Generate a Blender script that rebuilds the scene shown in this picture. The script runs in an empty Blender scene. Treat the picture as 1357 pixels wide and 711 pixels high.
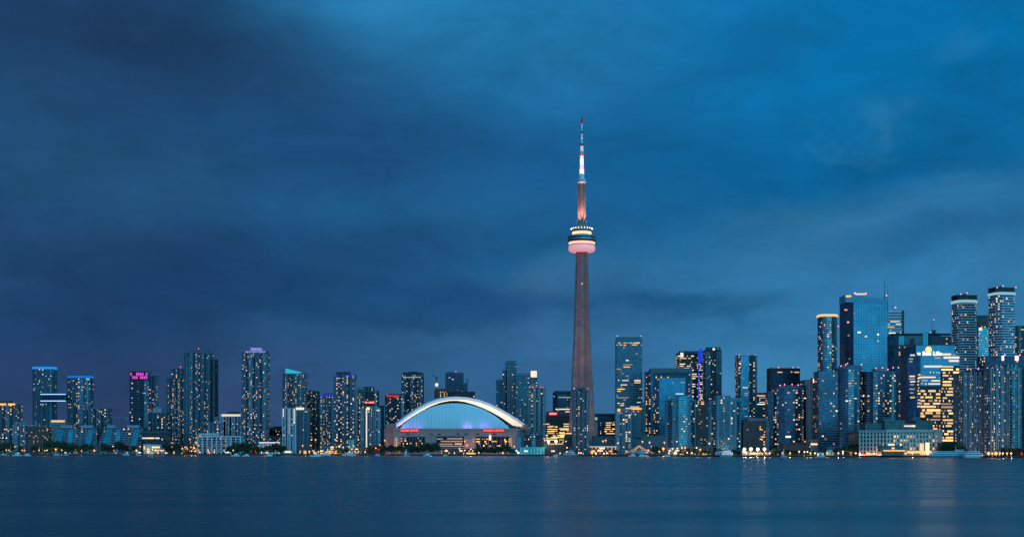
import bpy, bmesh, math, random
from mathutils import Vector, Matrix

R = math.radians
sc = bpy.context.scene
COL = sc.collection

# ------------------------------------------------------------------ camera
F = 1770.0            # focal length in photo pixels (photo 1357 x 711)
PW, PH = 1357.0, 711.0
CX, HY = 678.5, 597.5  # principal column, horizon row
CAMZ = 6.5
GZ = 2.0              # level of the quay
cam_d = bpy.data.cameras.new('camera')
cam = bpy.data.objects.new('camera', cam_d)
COL.objects.link(cam)
cam.location = (0, 0, CAMZ)
cam.rotation_euler = (R(90), 0, 0)
cam_d.sensor_fit = 'HORIZONTAL'
cam_d.sensor_width = 36.0
cam_d.lens = 36.0 * F / PW
cam_d.shift_y = (HY - PH / 2) / PW
cam_d.clip_start = 0.5
cam_d.clip_end = 60000
sc.camera = cam
sc.render.resolution_x, sc.render.resolution_y = 1024, 536


def s2l(c):
    out = []
    for v in c[:3]:
        v = v / 255.0
        out.append(v / 12.92 if v <= 0.04045 else ((v + 0.055) / 1.055) ** 2.4)
    return (*out, 1.0)


def wx(px, Y):
    return (px - CX) * Y / F


def wz(py, Y):
    return CAMZ + (HY - py) * Y / F


def shore(px):
    pts = [(-400, 2380), (0, 2330), (250, 2205), (480, 2055), (560, 2012), (640, 1955), (770, 1800), (1000, 1560), (1357, 1350), (1800, 1150)]
    if px <= pts[0][0]:
        return pts[0][1]
    for (a, ya), (b, yb) in zip(pts, pts[1:]):
        if px <= b:
            return ya + (yb - ya) * (px - a) / (b - a)
    return pts[-1][1]


# ------------------------------------------------------------------ sky
world = bpy.data.worlds.new('World')
sc.world = world
world.use_nodes = True
NT = world.node_tree
NT.nodes.clear()
LK = NT.links


def N(t, **kw):
    n = NT.nodes.new(t)
    for k, v in kw.items():
        setattr(n, k, v)
    return n


def setin(n, i, v):
    if hasattr(v, 'is_output') or hasattr(v, 'links'):
        LK.new(v, n.inputs[i])
    else:
        n.inputs[i].default_value = v


def M(op, a, b=None, c=None, clamp=False):
    n = N('ShaderNodeMath', operation=op, use_clamp=clamp)
    setin(n, 0, a)
    if b is not None:
        setin(n, 1, b)
    if c is not None:
        setin(n, 2, c)
    return n.outputs[0]


def MIXC(f, a, b, mode='MIX'):
    n = N('ShaderNodeMix', data_type='RGBA', blend_type=mode)
    setin(n, 0, f)
    setin(n, 6, a)
    setin(n, 7, b)
    return n.outputs[2]


def dirpix(px, py):
    """azimuth and elevation of a pixel of the photograph"""
    u, v = (px - CX) / F, (HY - py) / F
    return math.atan2(u, 1.0), math.atan2(v, math.hypot(u, 1.0))


tc = N('ShaderNodeTexCoord')
sep = N('ShaderNodeSeparateXYZ')
LK.new(tc.outputs['Generated'], sep.inputs[0])
dx, dy, dz = sep.outputs
nz1 = N('ShaderNodeTexNoise')
mp1 = N('ShaderNodeMapping')
mp1.inputs['Scale'].default_value = (1.0, 1.0, 2.6)
LK.new(tc.outputs['Generated'], mp1.inputs[0])
LK.new(mp1.outputs[0], nz1.inputs['Vector'])
nz1.inputs['Scale'].default_value = 5.5
nz1.inputs['Detail'].default_value = 6
nz1.inputs['Roughness'].default_value = 0.55
nsep = N('ShaderNodeSeparateColor')
LK.new(nz1.outputs['Color'], nsep.inputs[0])
wa = M('SUBTRACT', nsep.outputs[0], 0.5)
wb = M('SUBTRACT', nsep.outputs[1], 0.5)
az0 = M('ARCTAN2', dx, dy)
el0 = M('ARCSINE', dz)
az = M('MULTIPLY_ADD', wa, 0.16, az0)
el = M('MULTIPLY_ADD', wb, 0.075, el0)
comb = N('ShaderNodeCombineXYZ')
LK.new(az, comb.inputs[0])
LK.new(el, comb.inputs[1])
SKYV = comb.outputs[0]


def ramp(fac, stops):
    n = N('ShaderNodeValToRGB')
    setin(n, 0, fac)
    e = n.color_ramp.elements
    while len(e) > 1:
        e.remove(e[-1])
    first = True
    for pos, c in stops:
        if first:
            e[0].position, e[0].color = pos, s2l(c)
            first = False
        else:
            x = e.new(pos)
            x.color = s2l(c)
    return n.outputs[0]


def rows(lst):
    out = []
    for py, c in lst:
        out.append((min(1.0, max(0.0, (HY - py) / F / 0.5)), c))
    return sorted(out, key=lambda q: q[0])


elf = M('DIVIDE', M('MAXIMUM', el, 0.0), 0.5)
left = ramp(elf, rows([(597, (48, 64, 104)), (540, (44, 66, 106)), (460, (34, 66, 107)), (330, (30, 72, 113)),
                       (200, (30, 77, 117)), (60, (29, 66, 105)), (0, (28, 62, 100)), (-280, (24, 66, 104))]))
mid = ramp(elf, rows([(597, (62, 100, 145)), (540, (54, 100, 145)), (450, (45, 96, 140)), (330, (27, 90, 138)),
                      (200, (22, 90, 142)), (60, (30, 112, 165)), (0, (28, 115, 168)), (-280, (24, 92, 138))]))
elr = M('DIVIDE', M('MAXIMUM', M('MULTIPLY_ADD', M('SUBTRACT', az, 0.14), -0.11, el), 0.0), 0.5)
right = ramp(elr, rows([(597, (68, 128, 170)), (500, (58, 128, 174)), (430, (50, 120, 168)), (345, (38, 113, 162)), (305, (34, 108, 157)),
                        (268, (8, 100, 154)), (150, (2, 106, 162)), (50, (2, 110, 168)), (-280, (10, 96, 140))]))
xw = M('MULTIPLY_ADD', wa, 0.10, dx)
t1 = N('ShaderNodeMapRange', interpolation_type='SMOOTHSTEP')
setin(t1, 0, xw); setin(t1, 1, -0.30); setin(t1, 2, 0.04)
t2 = N('ShaderNodeMapRange', interpolation_type='SMOOTHSTEP')
setin(t2, 0, xw); setin(t2, 1, 0.0); setin(t2, 2, 0.24)
sky = MIXC(t2.outputs[0], MIXC(t1.outputs[0], left, mid), right)


def blob(col, px, py, sx, sy, c, k, rot=0.0, hard=0.0, soft=1.5, vec=None):
    a, e = dirpix(px, py)
    m = N('ShaderNodeMapping', vector_type='TEXTURE')
    m.inputs['Location'].default_value = (a, e, 0)
    m.inputs['Rotation'].default_value = (0, 0, R(rot))
    m.inputs['Scale'].default_value = (sx / F, sy / F, 1)
    LK.new(vec or SKYV, m.inputs[0])
    ln = N('ShaderNodeVectorMath', operation='LENGTH')
    LK.new(m.outputs[0], ln.inputs[0])
    mr = N('ShaderNodeMapRange', interpolation_type='SMOOTHSTEP')
    setin(mr, 0, ln.outputs['Value']); setin(mr, 1, hard); setin(mr, 2, soft)
    setin(mr, 3, k); setin(mr, 4, 0.0)
    return MIXC(mr.outputs[0], col, s2l(c))


#            px    py   sx   sy   colour            k    rot
for b in [(520, 5, 170, 75, (38, 126, 178), .75, 8),
          (700, 40, 150, 80, (28, 120, 172), .55, 0),
          (180, 70, 330, 95, (27, 58, 96), .75, -6),
          (90, 215, 230, 45, (33, 84, 124), .55, 0),
          (430, 190, 260, 60, (25, 74, 122), .55, -8),
          (520, 285, 190, 40, (31, 96, 144), .6, 0),
          (300, 370, 300, 62, (24, 60, 103), .8, 10),
          (620, 395, 150, 38, (26, 76, 122), .8, -8),
          (700, 372, 60, 26, (62, 112, 154), .5, 10),
          (720, 470, 160, 60, (50, 100, 144), .5, 0),
          (930, 315, 300, 36, (40, 114, 162), .35, 8),
          (1000, 215, 300, 40, (4, 96, 150), .5, 0),
          (885, 398, 120, 17, (30, 86, 130), .9, 4),
          (1260, 318, 150, 34, (24, 88, 136), .65, 4),
          (1090, 325, 240, 46, (56, 122, 167), .55, 10),
          (760, 360, 90, 34, (58, 112, 156), .5, 8),
          (1172, 160, 40, 26, (40, 120, 168), .25, 30),
          (1258, 58, 30, 18, (40, 122, 170), .3, 10),
          (1000, 60, 120, 50, (6, 98, 152), .3, 0)]:
    sky = blob(sky, b[0], b[1], b[2], b[3], b[4], b[5], b[6])

# heaped cloud edges, crisper and lumpier than the rest
nz3 = N('ShaderNodeTexNoise')
LK.new(tc.outputs['Generated'], nz3.inputs['Vector'])
nz3.inputs['Scale'].default_value = 26
nz3.inputs['Detail'].default_value = 7
nz3.inputs['Roughness'].default_value = 0.6
nv = N('ShaderNodeVectorMath', operation='MULTIPLY_ADD')
LK.new(nz3.outputs['Color'], nv.inputs[0])
nv.inputs[1].default_value = (0.07, 0.045, 0)
nv.inputs[2].default_value = (-0.035, -0.0225, 0)
nv2 = N('ShaderNodeVectorMath', operation='ADD')
LK.new(nv.outputs[0], nv2.inputs[0]); LK.new(SKYV, nv2.inputs[1])
LUMP = nv2.outputs[0]
for b in [(500, 394, 205, 56, (26, 72, 117), .55, -8, .55, 1.16),
          (470, 330, 150, 34, (27, 74, 120), .30, -14, .6, 1.2),
          (1230, 312, 140, 30, (18, 95, 144), .3, 6, .3, 1.4),
          (885, 399, 105, 14, (27, 86, 131), .5, 4, .3, 1.45),
          (1172, 162, 22, 20, (44, 122, 168), .35, 30, .2, 1.3),
          (1140, 190, 46, 9, (36, 118, 164), .35, -25, .2, 1.4),
          (1000, 70, 90, 30, (6, 96, 150), .35, 10, .5, 1.4),
          (820, 150, 120, 26, (10, 98, 150), .30, 12, .4, 1.4)]:
    sky = blob(sky, *b, vec=LUMP)

# fine cloud grain
nz2 = N('ShaderNodeTexNoise')
mp2 = N('ShaderNodeMapping')
mp2.inputs['Scale'].default_value = (1.0, 1.0, 2.4)
mp2.inputs['Rotation'].default_value = (0, R(8), 0)
LK.new(tc.outputs['Generated'], mp2.inputs[0])
LK.new(mp2.outputs[0], nz2.inputs['Vector'])
nz2.inputs['Scale'].default_value = 9
nz2.inputs['Detail'].default_value = 9
nz2.inputs['Roughness'].default_value = 0.63
nz2.inputs['Distortion'].default_value = 0.4
gr = N('ShaderNodeMapRange')
setin(gr, 0, nz2.outputs[0]); setin(gr, 1, 0.25); setin(gr, 2, 0.75); setin(gr, 3, 0.77); setin(gr, 4, 1.23)
sky = MIXC(1.0, sky, gr.outputs[0], 'MULTIPLY')
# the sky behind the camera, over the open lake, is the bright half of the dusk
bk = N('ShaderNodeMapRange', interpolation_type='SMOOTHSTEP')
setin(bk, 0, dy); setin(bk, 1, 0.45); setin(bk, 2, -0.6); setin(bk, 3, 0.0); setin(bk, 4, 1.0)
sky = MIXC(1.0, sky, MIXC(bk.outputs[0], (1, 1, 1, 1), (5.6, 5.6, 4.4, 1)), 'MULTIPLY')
# physical dusk sky, added thinly
st = N('ShaderNodeTexSky', sky_type='NISHITA')
st.sun_disc = False
st.sun_elevation = R(-3)
st.sun_rotation = R(200)
st.altitude = 80
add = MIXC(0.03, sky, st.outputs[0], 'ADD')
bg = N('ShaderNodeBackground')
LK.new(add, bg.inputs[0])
bg.inputs[1].default_value = 1.0
wo = N('ShaderNodeOutputWorld')
LK.new(bg.outputs[0], wo.inputs[0])

# the last glow of the sun behind the clouds, very soft
sun_d = bpy.data.lights.new('sun', 'SUN')
sun_d.energy = 0.10
sun_d.angle = R(40)
sun_d.color = (1.0, 0.86, 0.74)
sun = bpy.data.objects.new('sun', sun_d)
COL.objects.link(sun)
sun.rotation_euler = (R(62), 0, R(-35))

vs = sc.view_settings
vs.view_transform = 'Standard'
vs.look = 'None'
vs.exposure = 0.0
vs.gamma = 1.0
vs.use_curve_mapping = False
sc.cycles.use_denoising = True
sc.cycles.denoiser = 'OPENIMAGEDENOISE'
sc.cycles.max_bounces = 6
sc.cycles.sample_clamp_indirect = 4.0
sc.cycles.use_light_tree = True


# ------------------------------------------------------------------ materials
MAT = {}


def newmat(name):
    m = bpy.data.materials.new(name)
    m.use_nodes = True
    nt = m.node_tree
    nt.nodes.clear()
    out = nt.nodes.new('ShaderNodeOutputMaterial')
    return m, nt, out


def principled(name, col, rough=0.7, metal=0.0, noise=0.25, scale=0.3, spec=0.5):
    """plain surface with weathering: a procedural mottle in object space"""
    m, nt, out = newmat(name)
    p = nt.nodes.new('ShaderNodeBsdfPrincipled')
    p.inputs['Roughness'].default_value = rough
    p.inputs['Metallic'].default_value = metal
    p.inputs['Specular IOR Level'].default_value = spec
    t = nt.nodes.new('ShaderNodeTexCoord')
    n = nt.nodes.new('ShaderNodeTexNoise')
    n.inputs['Scale'].default_value = scale
    n.inputs['Detail'].default_value = 5
    nt.links.new(t.outputs['Object'], n.inputs['Vector'])
    r = nt.nodes.new('ShaderNodeMapRange')
    r.inputs[1].default_value, r.inputs[2].default_value = 0.3, 0.7
    r.inputs[3].default_value, r.inputs[4].default_value = 1 - noise, 1 + noise
    nt.links.new(n.outputs[0], r.inputs[0])
    x = nt.nodes.new('ShaderNodeMix')
    x.data_type = 'RGBA'
    x.blend_type = 'MULTIPLY'
    x.inputs[0].default_value = 1
    x.inputs[6].default_value = (*col, 1)
    nt.links.new(r.outputs[0], x.inputs[7])
    nt.links.new(x.outputs[2], p.inputs['Base Color'])
    nt.links.new(p.outputs[0], out.inputs[0])
    MAT[name] = m
    return m


def glass(name, col, metal=0.75, cw=2.6, fh=3.1, var=0.3):
    """coated window glass: every pane reflects a little differently and has its own curtain tone"""
    m, nt, out = newmat(name)
    k_ = {'glass_sheer': .95, 'glass_bright': .95, 'glass_strip': 1.05, 'glass_teal': .85, 'glass_blue': .85}.get(name, .74)
    col = (col[0] * .8 * k_, col[1] * .50 * k_, col[2] * .46 * k_)
    L = nt.links
    p = nt.nodes.new('ShaderNodeBsdfPrincipled')
    t = nt.nodes.new('ShaderNodeTexCoord')
    d = nt.nodes.new('ShaderNodeVectorMath'); d.operation = 'DIVIDE'
    d.inputs[1].default_value = (cw, cw, fh)
    L.new(t.outputs['Object'], d.inputs[0])
    f = nt.nodes.new('ShaderNodeVectorMath'); f.operation = 'FLOOR'
    L.new(d.outputs[0], f.inputs[0])
    oi = nt.nodes.new('ShaderNodeObjectInfo')
    a = nt.nodes.new('ShaderNodeVectorMath'); a.operation = 'ADD'
    L.new(f.outputs[0], a.inputs[0]); L.new(oi.outputs['Random'], a.inputs[1])
    wn = nt.nodes.new('ShaderNodeTexWhiteNoise')
    wn.noise_dimensions = '3D'
    L.new(a.outputs[0], wn.inputs['Vector'])
    r = nt.nodes.new('ShaderNodeMapRange')
    r.inputs[3].default_value, r.inputs[4].default_value = 1 - var, 1 + var * 0.8
    L.new(wn.outputs['Value'], r.inputs[0])
    # broad reflections imitated by slow noise in the base colour
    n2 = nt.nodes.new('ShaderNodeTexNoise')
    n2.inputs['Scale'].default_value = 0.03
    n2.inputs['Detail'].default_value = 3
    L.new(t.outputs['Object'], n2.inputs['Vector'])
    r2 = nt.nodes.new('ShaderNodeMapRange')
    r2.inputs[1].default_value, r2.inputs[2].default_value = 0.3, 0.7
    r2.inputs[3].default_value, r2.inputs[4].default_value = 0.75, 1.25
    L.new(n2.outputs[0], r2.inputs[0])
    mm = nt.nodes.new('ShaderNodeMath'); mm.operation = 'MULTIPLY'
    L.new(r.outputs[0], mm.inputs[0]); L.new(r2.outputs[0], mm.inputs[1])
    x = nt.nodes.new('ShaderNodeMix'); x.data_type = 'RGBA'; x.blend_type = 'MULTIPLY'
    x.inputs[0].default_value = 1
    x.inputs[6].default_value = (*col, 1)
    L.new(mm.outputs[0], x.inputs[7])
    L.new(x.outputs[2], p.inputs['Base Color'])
    p.inputs['Metallic'].default_value = metal
    p.inputs['Roughness'].default_value = 0.22
    # panes are never quite in one plane
    g = nt.nodes.new('ShaderNodeNewGeometry')
    wc = nt.nodes.new('ShaderNodeVectorMath'); wc.operation = 'MULTIPLY_ADD'
    L.new(wn.outputs['Color'], wc.inputs[0])
    wc.inputs[1].default_value = (0.03, 0.03, 0.03)
    wc.inputs[2].default_value = (-0.015, -0.015, -0.015)
    a2 = nt.nodes.new('ShaderNodeVectorMath'); a2.operation = 'ADD'
    L.new(g.outputs['Normal'], a2.inputs[0]); L.new(wc.outputs[0], a2.inputs[1])
    nn = nt.nodes.new('ShaderNodeVectorMath'); nn.operation = 'NORMALIZE'
    L.new(a2.outputs[0], nn.inputs[0])
    L.new(nn.outputs[0], p.inputs['Normal'])
    L.new(p.outputs[0], out.inputs[0])
    MAT[name] = m
    return m


def emit(name, col, strength, sample=False):
    m, nt, out = newmat(name)
    e = nt.nodes.new('ShaderNodeEmission')
    e.inputs[0].default_value = (*col, 1)
    e.inputs[1].default_value = strength
    nt.links.new(e.outputs[0], out.inputs[0])
    m.cycles.emission_sampling = 'AUTO' if sample else 'NONE'
    MAT[name] = m
    return m


glass('glass_teal', (0.06, 0.25, 0.36))
glass('glass_blue', (0.06, 0.24, 0.42))
glass('glass_navy', (0.035, 0.115, 0.22))
glass('glass_dark', (0.025, 0.06, 0.09))
glass('glass_strip', (0.14, 0.50, 0.66), var=.35)
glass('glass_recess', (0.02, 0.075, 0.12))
glass('glass_bronze', (0.07, 0.065, 0.08))
glass('glass_bright', (0.10, 0.74, 0.92), var=0.2)
glass('glass_sheer', (0.06, 0.46, 0.72), var=0.08, cw=3.0, fh=3.9)
glass('glass_grey', (0.13, 0.21, 0.28))
glass('glass_green', (0.05, 0.23, 0.27))
principled('white', (0.62, 0.64, 0.66), 0.6)
principled('pale', (0.32, 0.345, 0.37), 0.65)
principled('slab_teal', (0.16, 0.25, 0.27), 0.6)
principled('slab_blue', (0.10, 0.15, 0.18), 0.5)
principled('slab_dark', (0.04, 0.05, 0.06), 0.6)
principled('limestone', (0.58, 0.56, 0.48), 0.8, noise=.12)
principled('concrete', (0.33, 0.30, 0.29), 0.85)
principled('mauve', (0.55, 0.29, 0.27), 0.85, noise=0.12)
principled('brick', (0.17, 0.085, 0.075), 0.9)
principled('brown', (0.13, 0.085, 0.085), 0.85)
principled('greyblue', (0.17, 0.185, 0.21), 0.8)
principled('metal', (0.30, 0.32, 0.35), 0.4, 0.7)
principled('black', (0.02, 0.022, 0.026), 0.7)
principled('teal_roof', (0.06, 0.33, 0.36), 0.6)
principled('turquoise', (0.08, 0.55, 0.58), 0.6)
principled('bark', (0.06, 0.045, 0.035), 0.9)
principled('red_paint', (0.5, 0.03, 0.04), 0.6)
principled('boat_white', (0.75, 0.78, 0.80), 0.4, noise=0.06)
principled('boat_blue', (0.10, 0.34, 0.46), 0.4, noise=0.06)
principled('roof_white', (0.80, 0.80, 0.80), 0.55, noise=0.05)

WIN = {
    'warm3': ((1.0, 0.64, 0.36), 1.6), 'warm2': ((1.0, 0.63, 0.36), 1.15), 'warm1': ((1.0, 0.58, 0.38), 0.52),
    'white3': ((1.0, 0.82, 0.64), 1.7), 'white2': ((1.0, 0.86, 0.74), 1.0), 'white1': ((0.85, 0.82, 0.85), 0.4),
    'amber3': ((1.0, 0.50, 0.14), 1.6), 'amber2': ((1.0, 0.62, 0.24), 1.1), 'amber1': ((1.0, 0.58, 0.28), 0.45),
    'gold3': ((1.0, 0.66, 0.27), 1.7), 'gold2': ((1.0, 0.64, 0.30), .95),
    'cool2': ((0.72, 0.90, 1.0), 1.2), 'cool1': ((0.6, 0.85, 1.0), 0.5),
    'orange2': ((1.0, 0.40, 0.14), 1.2), 'red2': ((1.0, 0.10, 0.16), 1.0), 'pink2': ((0.9, 0.09, 0.72), .9),
}
for k, (c, s) in WIN.items():
    emit('win_' + k, c, s)
PAL = {
    'golden': ['gold3', 'gold3', 'gold2', 'gold2', 'amber3', 'amber2', 'warm2', 'amber1', 'warm1'],
    'condo': ['warm3', 'warm3', 'warm2', 'warm2', 'warm2', 'warm1', 'warm1', 'warm1', 'amber1', 'white3', 'white2', 'white1', 'amber2'],
    'dim': ['warm2', 'warm1', 'warm1', 'white1', 'white2', 'warm2', 'warm1', 'warm3'],
    'office': ['gold3', 'gold3', 'gold2', 'gold2', 'amber3', 'amber2', 'white2', 'gold2'],
    'whiteoffice': ['white3', 'white2', 'white2', 'gold2', 'white1', 'cool1'],
    'amber': ['amber3', 'amber2', 'amber2', 'gold3', 'orange2'],
    'cool': ['cool2', 'cool1', 'white2', 'white1', 'warm1'],
    'mixed': ['warm3', 'white2', 'amber3', 'orange2', 'warm1', 'gold2', 'white3'],
    'orange': ['orange2', 'amber3', 'amber2', 'warm2'],
}
emit('lamp_orange', (1.0, 0.36, 0.07), 2.6)
emit('lamp_white', (1.0, 0.68, 0.42), 2.6)
emit('lamp_yellow', (1.0, 0.66, 0.10), 1.8)
emit('lamp_red', (1.0, 0.03, 0.06), 1.5)
emit('lamp_violet', (0.5, 0.22, 1.0), 1.6)
emit('flood', (1.0, 0.80, 0.56), 9.0)
emit('beacon', (1.0, 0.22, 0.38), 3.0)
emit('band_blue', (0.01, 0.22, 0.85), .8)
emit('band_azure', (0.015, 0.33, 0.95), .9)
emit('band_indigo', (0.03, 0.07, 0.9), .7)
emit('band_cyan', (0.03, 0.62, 0.80), 0.75)
emit('band_violet', (0.36, 0.32, 1.0), 0.75)
emit('band_warm', (1.0, 0.62, 0.34), 1.2)
emit('band_gold', (1.0, 0.58, 0.20), 1.1)
emit('band_white', (0.40, 0.82, 0.95), 0.62)
emit('band_red', (0.8, 0.04, 0.06), .7)
emit('band_orange', (1.0, 0.42, 0.12), 1.4)
emit('sign_white', (1.0, 0.92, 0.82), 2.6)
emit('sign_lilac', (0.72, 0.62, 1.0), 1.8)
emit('sign_gold', (1.0, 0.66, 0.22), 1.6)
emit('sign_red', (1.0, 0.18, 0.18), 1.9)
emit('sign_redback', (0.9, 0.02, 0.03), 0.5)


# ------------------------------------------------------------------ mesh building
class MB:
    def __init__(self):
        self.v, self.f, self.m, self.mats = [], [], [], []

    def mi(self, mat):
        if mat not in self.mats:
            self.mats.append(mat)
        return self.mats.index(mat)

    def face(self, ids, mat):
        self.f.append(ids)
        self.m.append(self.mi(mat))

    def prism(self, poly, z0, z1, mat, cap=None, top=None, bottom=True):
        """poly: counter-clockwise outline; top: another outline for a taper"""
        n = len(poly)
        b = len(self.v)
        top = top or poly
        self.v += [(p[0], p[1], z0) for p in poly] + [(p[0], p[1], z1) for p in top]
        for i in range(n):
            j = (i + 1) % n
            self.face((b + i, b + j, b + n + j, b + n + i), mat)
        self.face(tuple(range(b + n, b + 2 * n)), cap or mat)
        if bottom:
            self.face(tuple(range(b + n - 1, b - 1, -1)), cap or mat)

    def box(self, cx, cy, cz, sx, sy, sz, mat, yaw=0.0):
        c, s = math.cos(yaw), math.sin(yaw)
        poly = [(cx + x * c - y * s, cy + x * s + y * c) for x, y in
                ((-sx / 2, -sy / 2), (sx / 2, -sy / 2), (sx / 2, sy / 2), (-sx / 2, sy / 2))]
        self.prism(poly, cz - sz / 2, cz + sz / 2, mat)

    def cyl(self, cx, cy, z0, z1, r0, r1, mat, n=12):
        a = [(cx + r0 * math.cos(2 * math.pi * i / n), cy + r0 * math.sin(2 * math.pi * i / n)) for i in range(n)]
        t = [(cx + r1 * math.cos(2 * math.pi * i / n), cy + r1 * math.sin(2 * math.pi * i / n)) for i in range(n)]
        self.prism(a, z0, z1, mat, top=t)

    def lathe(self, prof, mat, n=48):
        """prof: list of (r, z) or (r, z, mat of the band that starts here)"""
        b = len(self.v)
        for q in prof:
            for i in range(n):
                a = 2 * math.pi * i / n
                self.v.append((q[0] * math.cos(a), q[0] * math.sin(a), q[1]))
        for k in range(len(prof) - 1):
            mm = prof[k][2] if len(prof[k]) > 2 else mat
            for i in range(n):
                j = (i + 1) % n
                self.face((b + k * n + i, b + k * n + j, b + (k + 1) * n + j, b + (k + 1) * n + i), mm)

    def sphere(self, c, r, mat, n=8, k=5, sz=1.0):
        b = len(self.v)
        for a in range(k + 1):
            th = math.pi * a / k
            for i in range(n):
                ph = 2 * math.pi * i / n
                self.v.append((c[0] + r * math.sin(th) * math.cos(ph), c[1] + r * math.sin(th) * math.sin(ph), c[2] - r * sz * math.cos(th)))
        for a in range(k):
            for i in range(n):
                j = (i + 1) % n
                self.face((b + a * n + i, b + a * n + j, b + (a + 1) * n + j, b + (a + 1) * n + i), mat)

    def bar(self, p, q, r, mat, n=5, r2=None):
        p, q = Vector(p), Vector(q)
        d = (q - p).normalized()
        u = d.cross(Vector((0, 0, 1)))
        if u.length < 1e-3:
            u = Vector((1, 0, 0))
        u.normalize()
        w = d.cross(u)
        b = len(self.v)
        for c, rr in ((p, r), (q, r if r2 is None else r2)):
            for i in range(n):
                a = 2 * math.pi * i / n
                self.v.append(tuple(c + (u * math.cos(a) + w * math.sin(a)) * rr))
        for i in range(n):
            j = (i + 1) % n
            self.face((b + i, b + j, b + n + j, b + n + i), mat)
        self.face(tuple(range(b + n - 1, b - 1, -1)), mat)
        self.face(tuple(range(b + n, b + 2 * n)), mat)

    def mesh(self, name):
        me = bpy.data.meshes.new(name)
        me.from_pydata(self.v, [], self.f)
        for k in self.mats:
            me.materials.append(MAT[k])
        me.polygons.foreach_set('material_index', self.m)
        me.update()
        return me

    def build(self, name, parent=None, loc=None, smooth=False):
        me = self.mesh(name)
        if smooth:
            me.polygons.foreach_set('use_smooth', [True] * len(me.polygons))
        o = bpy.data.objects.new(name, me)
        COL.objects.link(o)
        if parent is not None:
            o.parent = parent
        if loc is not None:
            o.location = loc
        return o


def obj_of(me, name, parent=None, loc=None, rotz=0.0, scale=None):
    o = bpy.data.objects.new(name, me)
    COL.objects.link(o)
    if parent is not None:
        o.parent = parent
    if loc is not None:
        o.location = loc
    if rotz:
        o.rotation_euler = (0, 0, rotz)
    if scale is not None:
        o.scale = scale
    return o


def empty(name, label, cat, loc, rotz=0.0, group=None):
    o = bpy.data.objects.new(name, None)
    COL.objects.link(o)
    o.empty_display_size = 2
    o.location = loc
    o.rotation_euler = (0, 0, rotz)
    tag(o, label, cat, group)
    return o


def tag(o, label=None, cat=None, group=None, kind=None):
    if label:
        o['label'] = label
    if cat:
        o['category'] = cat
    if group:
        o['group'] = group
    if kind:
        o['kind'] = kind
    return o


def offset(poly, d):
    """mitred offset of a counter-clockwise outline, outwards for d > 0"""
    n = len(poly)
    out = []
    for i in range(n):
        p0, p1, p2 = poly[i - 1], poly[i], poly[(i + 1) % n]
        e1 = (p1[0] - p0[0], p1[1] - p0[1])
        e2 = (p2[0] - p1[0], p2[1] - p1[1])
        l1, l2 = math.hypot(*e1) or 1, math.hypot(*e2) or 1
        n1 = (e1[1] / l1, -e1[0] / l1)
        n2 = (e2[1] / l2, -e2[0] / l2)
        k = 1 + n1[0] * n2[0] + n1[1] * n2[1]
        k = max(k, 0.35)
        out.append((p1[0] + d * (n1[0] + n2[0]) / k, p1[1] + d * (n1[1] + n2[1]) / k))
    return out


def unit_box(mat, name):
    m = MB()
    m.box(0, 0, 0, 1, 1, 1, mat)
    return m.mesh(name)


WINMESH = {k: unit_box('win_' + k, 'lit_window') for k in WIN}
_b = MB(); _b.sphere((0, 0, 0), 1.0, 'beacon')
BEACON = _b.mesh('beacon')

ORD = ['first', 'second', 'third', 'fourth', 'fifth', 'sixth', 'seventh', 'eighth', 'ninth', 'tenth', 'eleventh', 'twelfth',
       'thirteenth', 'fourteenth', 'fifteenth', 'sixteenth', 'seventeenth', 'eighteenth']

# ------------------------------------------------------------------ water and ground
def water_material():
    m, nt, out = newmat('water')
    L = nt.links
    p = nt.nodes.new('ShaderNodeBsdfPrincipled')
    p.inputs['Base Color'].default_value = (0.003, 0.066, 0.076, 1)
    p.inputs['IOR'].default_value = 1.333
    t = nt.nodes.new('ShaderNodeTexCoord')
    mp = nt.nodes.new('ShaderNodeMapping')
    mp.inputs['Scale'].default_value = (0.012, 0.05, 1)
    mp.inputs['Rotation'].default_value = (0, 0, R(6))
    L.new(t.outputs['Object'], mp.inputs[0])
    n = nt.nodes.new('ShaderNodeTexNoise')
    n.inputs['Scale'].default_value = 1.0
    n.inputs['Detail'].default_value = 4
    n.inputs['Roughness'].default_value = 0.5
    L.new(mp.outputs[0], n.inputs['Vector'])
    r = nt.nodes.new('ShaderNodeMapRange')
    r.inputs[1].default_value, r.inputs[2].default_value = 0.3, 0.7
    r.inputs[3].default_value, r.inputs[4].default_value = 0.22, 0.32
    L.new(n.outputs[0], r.inputs[0])
    L.new(r.outputs[0], p.inputs['Roughness'])
    # long low swell left over in a long exposure
    b = nt.nodes.new('ShaderNodeBump')
    b.inputs['Strength'].default_value = 0.12
    b.inputs['Distance'].default_value = 0.8
    L.new(n.outputs[0], b.inputs['Height'])
    L.new(b.outputs[0], p.inputs['Normal'])
    L.new(p.outputs[0], out.inputs[0])
    MAT['water'] = m


water_material()
w = MB()
w.face((0, 1, 2, 3), 'water')
w.v = [(-9000, -1500, 0), (9000, -1500, 0), (9000, 2600, 0), (-9000, 2600, 0)]
o = w.build('water')
tag(o, 'calm dark blue harbour water', 'water', kind='structure')


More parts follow.
